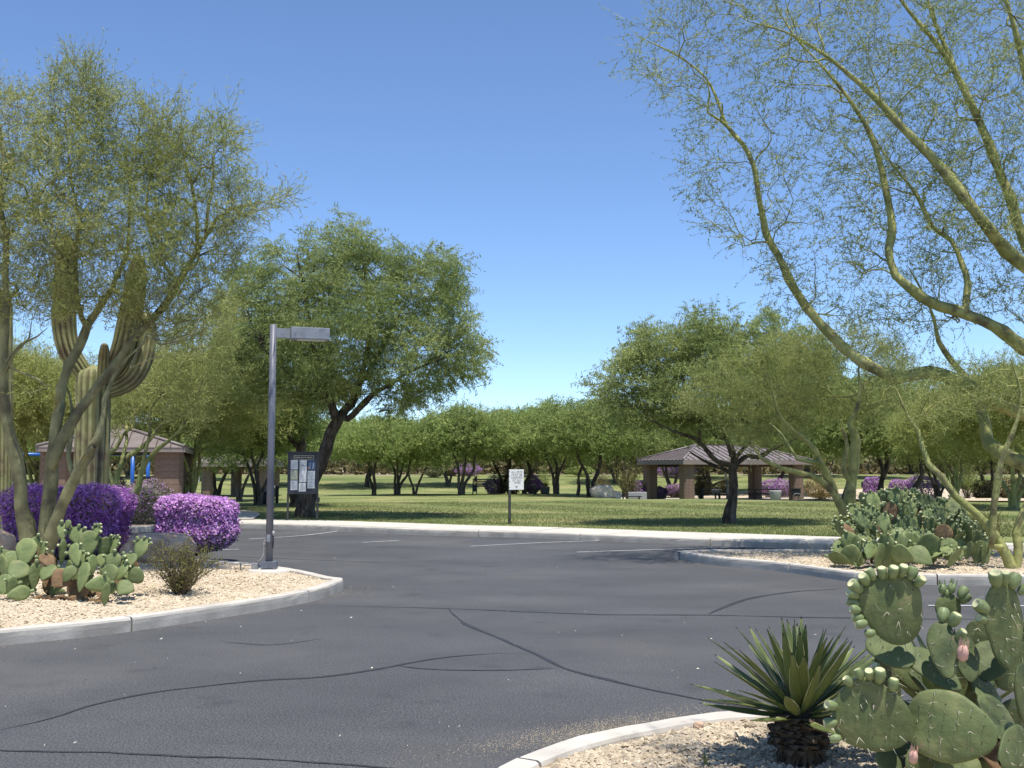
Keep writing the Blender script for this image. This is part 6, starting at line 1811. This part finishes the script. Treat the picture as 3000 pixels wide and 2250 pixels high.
# ------------------------------------------------------------------ picnic shelters
def hip_panels(root, L_, W, ez, rise, pw=.42):
    roof = empty('roof'); roof.parent = root
    sl = rise / (W / 2)

    def strips(length, half, tofn):
        n = max(2, int(round(length / pw))); xs = np.linspace(-length / 2, length / 2, n + 1)
        dmax = W / 2
        dfun = lambda x: max(0., min(dmax, length / 2 - abs(x)))
        for a, b_ in zip(xs[:-1], xs[1:]):
            knots = [a] + sorted(k for k in (-(length / 2 - dmax), length / 2 - dmax, 0.0) if a + 1e-4 < k < b_ - 1e-4) + [b_]
            up = [(x, dfun(x)) for x in knots]
            lowp = [(a, 0.), (b_, 0.)]
            poly = lowp + [p for p in up[::-1] if p[1] > 1e-4]
            if len(poly) < 3: continue
            V = [tofn(x, d, ez + sl * d) for x, d in poly]; m = len(V)
            V2 = [(x, y, z - .03) for x, y, z in V]
            F = [tuple(range(m)), tuple(range(m, 2 * m))[::-1]] + [(i, m + i, m + (i + 1) % m, (i + 1) % m) for i in range(m)]
            MB().add(V + V2, F).build('roof_panel', MAT['roofm'], roof)
        for x in xs[1:-1]:
            d = dfun(x) - .04
            if d < .15: continue
            p0 = np.array(tofn(x, -.02, ez - sl * .02)); p1 = np.array(tofn(x, d, ez + sl * d)); ax = norm(p1 - p0)
            sd = norm(np.array(tofn(x + .1, 0, 0)) - np.array(tofn(x, 0, 0))) * .012
            up_ = np.array([0, 0, .045])
            V = [p0 - sd - up_ * .05, p0 + sd - up_ * .05, p1 + sd - up_ * .05, p1 - sd - up_ * .05, p0 - sd + up_, p0 + sd + up_, p1 + sd + up_, p1 - sd + up_]
            MB().add(V, [(0, 3, 2, 1), (4, 5, 6, 7), (0, 1, 5, 4), (1, 2, 6, 5), (2, 3, 7, 6), (3, 0, 4, 7)]).build('seam', MAT['seam'], roof)
    strips(L_, W / 2, lambda x, d, z: (x, -W / 2 + d, z))
    strips(L_, W / 2, lambda x, d, z: (-x, W / 2 - d, z))
    strips(W, W / 2, lambda x, d, z: (L_ / 2 - d, x, z))
    strips(W, W / 2, lambda x, d, z: (-L_ / 2 + d, -x, z))
    rl = (L_ - W) / 2
    if rl > 0: MB().box((0, 0, ez + rise + .035), (2 * rl + .1, .18, .05), bev=.008).build('ridge_cap', MAT['seam'], roof)
    for sx in (-1, 1):
        for sy in (-1, 1):
            MB().tube([(sx * L_ / 2, sy * W / 2, ez + .03), (sx * rl, 0, ez + rise + .03)], .055, 6).build('hip_cap', MAT['roofm'], roof)
    return roof


def column_part(root, x, y, z0, z1, w, ch):
    col = empty('column', (x, y, 0)); col.parent = root
    h = w / 2

    def ring(h, z): return [(h, -h + ch, z), (h, h - ch, z), (h - ch, h, z), (-h + ch, h, z), (-h, h - ch, z), (-h, -h + ch, z), (-h + ch, -h, z), (h - ch, -h, z)]
    F = [(0, 7, 6, 5, 4, 3, 2, 1), (8, 9, 10, 11, 12, 13, 14, 15)] + [(i, (i + 1) % 8, 8 + (i + 1) % 8, 8 + i) for i in range(8)]
    MB().add(ring(h - .012, z0) + ring(h - .012, z1), F).build('mortar_core', MAT['mortar'], col)
    n = int(round((z1 - z0) / .203)); dz = (z1 - z0) / n
    me = MB().add(ring(h, .005) + ring(h, dz - .005), F).mesh('block', MAT['block'])
    for i in range(n): put('block', me, col, loc=(rng.normal(0, .001), rng.normal(0, .001), z0 + i * dz))


def shelter(name, corner, phi, L_, W, g, eb, fh, rise, cols, cw, label, pw=.42):
    """corner = plan position of the front left eave corner; local x runs along the front"""
    ca, sa = math.cos(phi), math.sin(phi)
    cx, cy = corner[0] + ca * L_ / 2 - sa * W / 2, corner[1] + sa * L_ / 2 + ca * W / 2
    root = tag(empty(name, (cx, cy, g), phi), label, 'shelter')
    e0 = eb - g
    hip_panels(root, L_, W, e0 + fh, rise, pw)
    for (c_, d_) in (((0, -W / 2 + .02, e0 + fh / 2 - .01), (L_ - .02, .05, fh)), ((0, W / 2 - .02, e0 + fh / 2 - .01), (L_ - .02, .05, fh)),
                     ((L_ / 2 - .035, 0, e0 + fh / 2 - .01), (.05, W - .1, fh)), ((-L_ / 2 + .035, 0, e0 + fh / 2 - .01), (.05, W - .1, fh))):
        MB().box(c_, d_).build('fascia', MAT['fascia'], root)
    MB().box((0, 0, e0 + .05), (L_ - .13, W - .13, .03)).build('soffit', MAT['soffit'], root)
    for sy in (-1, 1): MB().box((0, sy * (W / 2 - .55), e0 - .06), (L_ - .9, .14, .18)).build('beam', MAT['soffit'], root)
    MB().box((0, 0, -.06), (L_ - .2, W - .2, .16)).build('floor_slab', MAT['walk'], root)
    for (x, y) in cols: column_part(root, x, y, .02, e0 - .002, cw, .11)
    return root


phi = R(23); L_, W = 9.5, 5.5
X0 = (2000 - 1500) / FPX * 63
shelter('picnic_shelter', (X0, 63), phi, L_, W, float(tz(X0, 66)) - .02, 1.90, .27, .95,
        [(-L_ / 2 + .62, -W / 2 + .60), (L_ / 2 - .85, -W / 2 + .60), (-L_ / 2 + .62, W / 2 - .60), (L_ / 2 - .85, W / 2 - .60)], .74,
        'brown picnic shelter with four block columns and a ribbed metal hip roof right of centre')
phi2 = R(14)


def ramada():
    # its short end faces us, so its long axis runs away from the car park
    ca, sa = math.cos(phi2), math.sin(phi2)
    cor = np.array([(543 - 1500) / FPX * 33, 33.0])      # near right eave corner
    d_long = np.array([-sa, ca])
    # local x runs along the depth: front-left corner of that frame is the near right one
    return shelter('ramada', (cor[0], cor[1]), phi2 + R(90), 9.0, 4.3, -.05, 2.19, .14, .70,
                   [(-4.5 + .66, -2.15 + .50), (-4.5 + .66, 2.15 - .5), (4.5 - .66, -2.15 + .50), (4.5 - .66, 2.15 - .5)], .86,
                   'brown block ramada with a low hip roof behind the sage bush on the left')


ramada()
X3 = (548 - 1500) / FPX * 56
shelter('picnic_shelter', (X3, 56), R(6), 4.6, 5.0, -.35, 1.76, .2, .75, [(-1.3, -1.9), (-.35, 1.9), (1.7, -1.9), (1.75, 1.9)], .56,
        'far small brown shelter left of the lamp post, half hidden by crooked trees')


# ------------------------------------------------------------------ park furniture
def picnic_table(base, rz, label):
    root = tag(empty('picnic_table', base, rz), label, 'picnic table', 'dark picnic tables under the shelter')
    MB().box((0, 0, .745), (1.83, .74, .05), bev=.01).build('table_top', MAT['darkmetal'], root)
    for s in (-1, 1):
        MB().box((0, s * .68, .45), (1.83, .26, .045), bev=.01).build('bench_seat', MAT['darkmetal'], root)
    for s in (-.62, .62):
        MB().box((s, 0, .36), (.10, .10, .72)).box((s, 0, .40), (.06, 1.36, .05)).box((s, 0, .02), (.10, .9, .04)).build('leg', MAT['darkmetal'], root)
    return root


def gpos(px, D): x = (px - 1500) / FPX * D; return x, D, float(tz(x, D))


x, y, g = gpos(2080, 66.2); picnic_table((x, y, g + .0), R(23), 'dark picnic table between the left and middle columns of the shelter')
x, y, g = gpos(2232, 67.0); picnic_table((x, y, g + .0), R(23), 'dark picnic table in front of the rear column of the shelter')

x, y, g = gpos(2268, 63.6)
root = tag(empty('litter_bin', (x, y, g)), 'pale round concrete litter bin under the right side of the shelter', 'litter bin')
MB().lathe([(.26, 0), (.29, .05), (.355, .68), (.36, .74), (.33, .75)], n=24).build('body', MAT['bin'], root)
MB().lathe([(.32, .745), (.31, .765), (.2, .77)], n=20).build('lid', MAT['darkmetal'], root)

x, y, g = gpos(2093, 62.4)
root = tag(empty('barbecue_grill', (x, y, g)), 'small black pedestal barbecue in front of the left picnic table', 'grill')
MB().tube([(0, 0, 0), (0, 0, .62)], .05, 10).build('post', MAT['darkmetal'], root)
fb = MB().box((0, 0, .63), (.50, .40, .03)).box((0, .19, .745), (.50, .02, .23)).box((-.24, 0, .73), (.02, .38, .2)).box((.24, 0, .73), (.02, .38, .2)).box((0, -.19, .70), (.50, .02, .14))
fb.build('firebox', MAT['darkmetal'], root)
MB().box((0, -.02, .80), (.46, .34, .012)).tube([(.28, -.1, .8), (.36, -.1, .8)], .012, 6).build('grate', MAT['conduit'], root)

x, y, g = gpos(2327, 63.4)
root = tag(empty('barbecue_grill', (x, y, g)), 'large dark barbecue on a metal frame beside the rightmost shelter column', 'grill')
MB().box((0, 0, .62), (.48, .5, .42), bev=.02).build('body', MAT['darkmetal'], root)
MB().box((0, -.02, .86), (.56, .56, .04), bev=.008).build('lid', MAT['darkmetal'], root)
for s in (-.21, .21): MB().tube([(s, -.28, 0), (s, -.28, .48), (s * .6, -.30, .56), (0, -.30, .58)], .02, 8).build('leg', MAT['conduit'], root)
for s in (-.2, .2): MB().tube([(s, .2, 0), (s, .2, .45)], .02, 8).build('leg', MAT['darkmetal'], root)

x, y, g = gpos(1864, 63.5)
root = tag(empty('concrete_bench', (x, y, g)), 'low grey concrete seat wall with a metal bench beside the leftmost shelter column', 'bench')
MB().box((.05, .2, .30), (1.1, .35, .62), bev=.02).build('backrest', MAT['bin'], root)
MB().box((-.35, -.25, .36), (1.2, .42, .05), bev=.01).build('seat', MAT['darkmetal'], root)
for s in (-.85, .1): MB().box((s, -.25, .17), (.06, .36, .34)).build('leg', MAT['darkmetal'], root)

x, y, g = gpos(1417, 61.5)
root = tag(empty('park_bench', (x, y, g)), 'black metal park bench beside the dark purple bush on the far path', 'bench')
for i in range(4): MB().box((0, -.16 + i * .11, .44), (1.25, .085, .025)).build('slat', MAT['darkmetal'], root)
for i in range(4): MB().box((0, .26 + i * .02, .54 + i * .10), (1.25, .02, .075)).build('slat', MAT['darkmetal'], root)
for s in (-.62, .62):
    MB().tube([(s, -.24, 0), (s, -.22, .44), (s, -.22, .62), (s, .24, .64)], .025, 6).tube([(s, .30, 0), (s, .24, .44), (s, .34, .90)], .025, 6).build('frame', MAT['darkmetal'], root)

x, y, g = gpos(1397, 61)
root = tag(empty('dog_waste_station', (x, y, g)), 'black dog bag dispenser post with a small bin left of the park bench', 'dispenser')
MB().box((0, 0, .55), (.05, .05, 1.10)).build('post', MAT['darkmetal'], root)
MB().box((-.10, -.04, .36), (.22, .18, .40), bev=.015).build('bin', MAT['darkmetal'], root)
MB().box((-.06, -.04, .90), (.16, .10, .22), bev=.01).build('bag_box', MAT['darkmetal'], root)

x, y, g = gpos(1597, 61)
root = tag(empty('planter_pot', (x, y, g)), 'dark grey round planter pot right of the leash sign', 'planter')
MB().lathe([(.22, 0), (.235, .02), (.265, .40), (.27, .43), (.235, .435), (.23, .40), (.05, .39)], n=22).build('pot', MAT['pot'], root)
k_ = kites(np.column_stack([rng.normal(0, .08, (150, 2)), rng.uniform(.40, .6, 150)]), norm(runit(150) + [0, 0, .8]), np.full(150, .10), np.full(150, .04))
put('leaves', np_mesh('leaves', k_.reshape(-1, 3), [np.arange(600).reshape(-1, 4)], [MAT['creo']], tint=rng.uniform(.7, 1.2, 150)), root)
x, y, g = gpos(1568, 60.5)
root = tag(empty('bollard', (x, y, g)), 'black bollard standing between the leash sign and the planter pot', 'bollard')
MB().lathe([(.07, 0), (.07, .50), (.055, .55), (.02, .57)], n=14).build('post', MAT['darkmetal'], root)
MB().lathe([(.09, 0), (.09, .02)], n=14).build('base_plate', MAT['darkmetal'], root)

x, y, g = gpos(815, 47)
root = tag(empty('pedestal_grill', (x, y, g)), 'tall narrow black metal stand on the lawn right of the lamp post', 'stand')
MB().box((0, 0, .36), (.13, .10, .70), bev=.01).build('post', MAT['darkmetal'], root)
MB().box((0, 0, .74), (.20, .14, .05), bev=.01).box((-.08, 0, .69), (.03, .1, .08)).box((.08, 0, .69), (.03, .1, .08)).build('cap', MAT['darkmetal'], root)
x, y, g = gpos(783, 46)
root = tag(empty('litter_bin', (x, y, g)), 'low black litter bin behind the foot of the lamp post', 'litter bin')
MB().lathe([(.24, 0), (.25, .02), (.25, .50), (.22, .55)], n=16).build('body', MAT['darkmetal'], root)
MB().lathe([(.26, .53), (.20, .66), (.08, .68)], n=16).build('lid', MAT['conduit'], root)
x, y, g = gpos(806, 40)
root = tag(empty('marker_post', (x, y, g)), 'thin dark marker post almost hidden behind the lamp pole', 'post')
MB().box((0, 0, .40), (.06, .05, .80)).build('post', MAT['postgrey'], root)
MB().box((0, -.02, .84), (.10, .06, .10), bev=.01).build('cap', MAT['bin'], root)

x, y, g = gpos(2525, 66)
root = tag(empty('path_light', (x, y, g)), 'small black lantern on a post between the mesquite trunks at right', 'path light')
MB().tube([(0, 0, 0), (0, 0, .85)], .04, 8).build('post', MAT['darkmetal'], root)
MB().box((0, 0, .98), (.22, .22, .26), bev=.02).build('lantern', MAT['darkmetal'], root)
MB().lathe([(.2, 1.12), (.04, 1.24)], n=8).build('cap', MAT['darkmetal'], root)

x, y, g = gpos(519, 62)
root = tag(empty('lamp_post', (x, y, g)), 'distant lamp post with a flat head above the small far shelter', 'lamp post')
hz_ = at(519, 1268, 62)[2] - g
MB().tube([(0, 0, 0), (0, 0, hz_)], .06, 8).build('pole', MAT['conduit'], root)
MB().box((.32, 0, hz_ - .06), (.62, .3, .16), bev=.02).build('head', MAT['conduit'], root)
x, y, g = gpos(2128, 66.5)
root = tag(empty('service_post', (x, y, g)), 'slim grey post with a white meter box behind the knotted mesquite trunk', 'post')
MB().tube([(0, 0, 0), (0, 0, 1.35)], .09, 8).build('post', MAT['conduit'], root)
MB().box((-.10, -.08, 1.62), (.14, .12, .46), bev=.01).build('meter_box', MAT['bin'], root)

# blue frame of the playground behind the saguaro
root = tag(empty('play_frame', ((-300) / FPX * 43, 43, .1)), 'bright blue metal playground frame seen behind the saguaro and the ramada', 'play frame')
for px in (28, 392, 437, 316): MB().tube([((px - 1200) / FPX * 43, 0, 0), ((px - 1200) / FPX * 43, 0, 2.15)], .075, 10).build('post', MAT['blue'], root)
MB().tube([((-60 - 1200) / FPX * 43, 0, 2.15), ((28 - 1200) / FPX * 43, 0, 2.15), ((150 - 1200) / FPX * 43, 0, 2.12)], .07, 8).build('beam', MAT['blue'], root)
MB().tube([((300 - 1200) / FPX * 43, 0, 2.15), ((437 - 1200) / FPX * 43, 0, 2.15)], .07, 8).build('beam', MAT['blue'], root)


# ------------------------------------------------------------------ houses beyond the trees
def house(px, D, w, d, h, label):
    x = (px - 1500) / FPX * D
    root = tag(empty('house', (x, D, 1.0), rng.uniform(-.2, .2)), label, 'house')
    MB().box((0, 0, h / 2), (w, d, h)).build('wall', MAT['housew'], root)
    v = [(-w / 2 - .5, -d / 2 - .5, h), (w / 2 + .5, -d / 2 - .5, h), (w / 2 + .5, d / 2 + .5, h), (-w / 2 - .5, d / 2 + .5, h), (-w / 2 + d / 2, 0, h + 1.6), (w / 2 - d / 2, 0, h + 1.6)]
    MB().add(v, [(0, 1, 5, 4), (1, 2, 5), (2, 3, 4, 5), (3, 0, 4), (0, 3, 2, 1)]).build('roof', MAT['tile'], root)
    for k in (-.28, .05, .3):
        f = MB().box((k * w, -d / 2 - .02, h * .55), (1.3, .06, 1.1)).build('window', MAT['housew'], root)
        MB().box((k * w, -d / 2 - .055, h * .55), (1.1, .02, .9)).build('pane', MAT['glass'], f)


house(828, 142, 9, 7, 1.6, 'far house with a tiled roof glimpsed between the lamp post and the notice board')
house(1690, 158, 10, 7, 1.5, 'far house roof glimpsed over the rise behind the boulder trees')

# palo verde standing just outside the frame beside the foreground cactus (its shade dapples the gravel)
t = Tree((4.7, 1.4, .13), 9000)
t.limb([(4.7, 1.4, .13), (4.65, 1.6, 1.6), (4.4, 2.0, 3.2), (3.7, 2.8, 4.7), (2.8, 3.9, 5.4), (2.0, 4.8, 5.8)], [.15, .13, .11, .08, .045, .015])
k = t.near((4.4, 2.0, 3.2))
t.limb([(4.4, 2.0, 3.2), (4.5, 2.9, 4.6), (4.2, 4.2, 5.5), (3.6, 5.2, 6.0)], [.08, .06, .04, .012], k)
T = np.column_stack([rng.uniform(1.5, 5.2, 460), rng.uniform(2.9, 5.7, 460), rng.uniform(4.85, 6.6, 460)])
T = T[(np.sin(T[:, 0] * 2.6) + np.sin(T[:, 1] * 2.9 + 1) > -.55)]
t.grow(T, .22, .03, .12, minr=3.0)
t.finish(.005, .46)
root = tree_thing('palo_verde_tree', (4.7, 1.4, .13), 'palo verde standing just beyond the lower right corner and spreading overhead')
P, Dv = t.anchors(7)
put_tree(root, t, MAT['pvbark'], crown_mesh('crown', P, Dv, 2, .45, .0055, 9, .065, .017, [MAT['pvtwig'], MAT['pvleafg']], up=.05, spread=.75, lspread=.85))
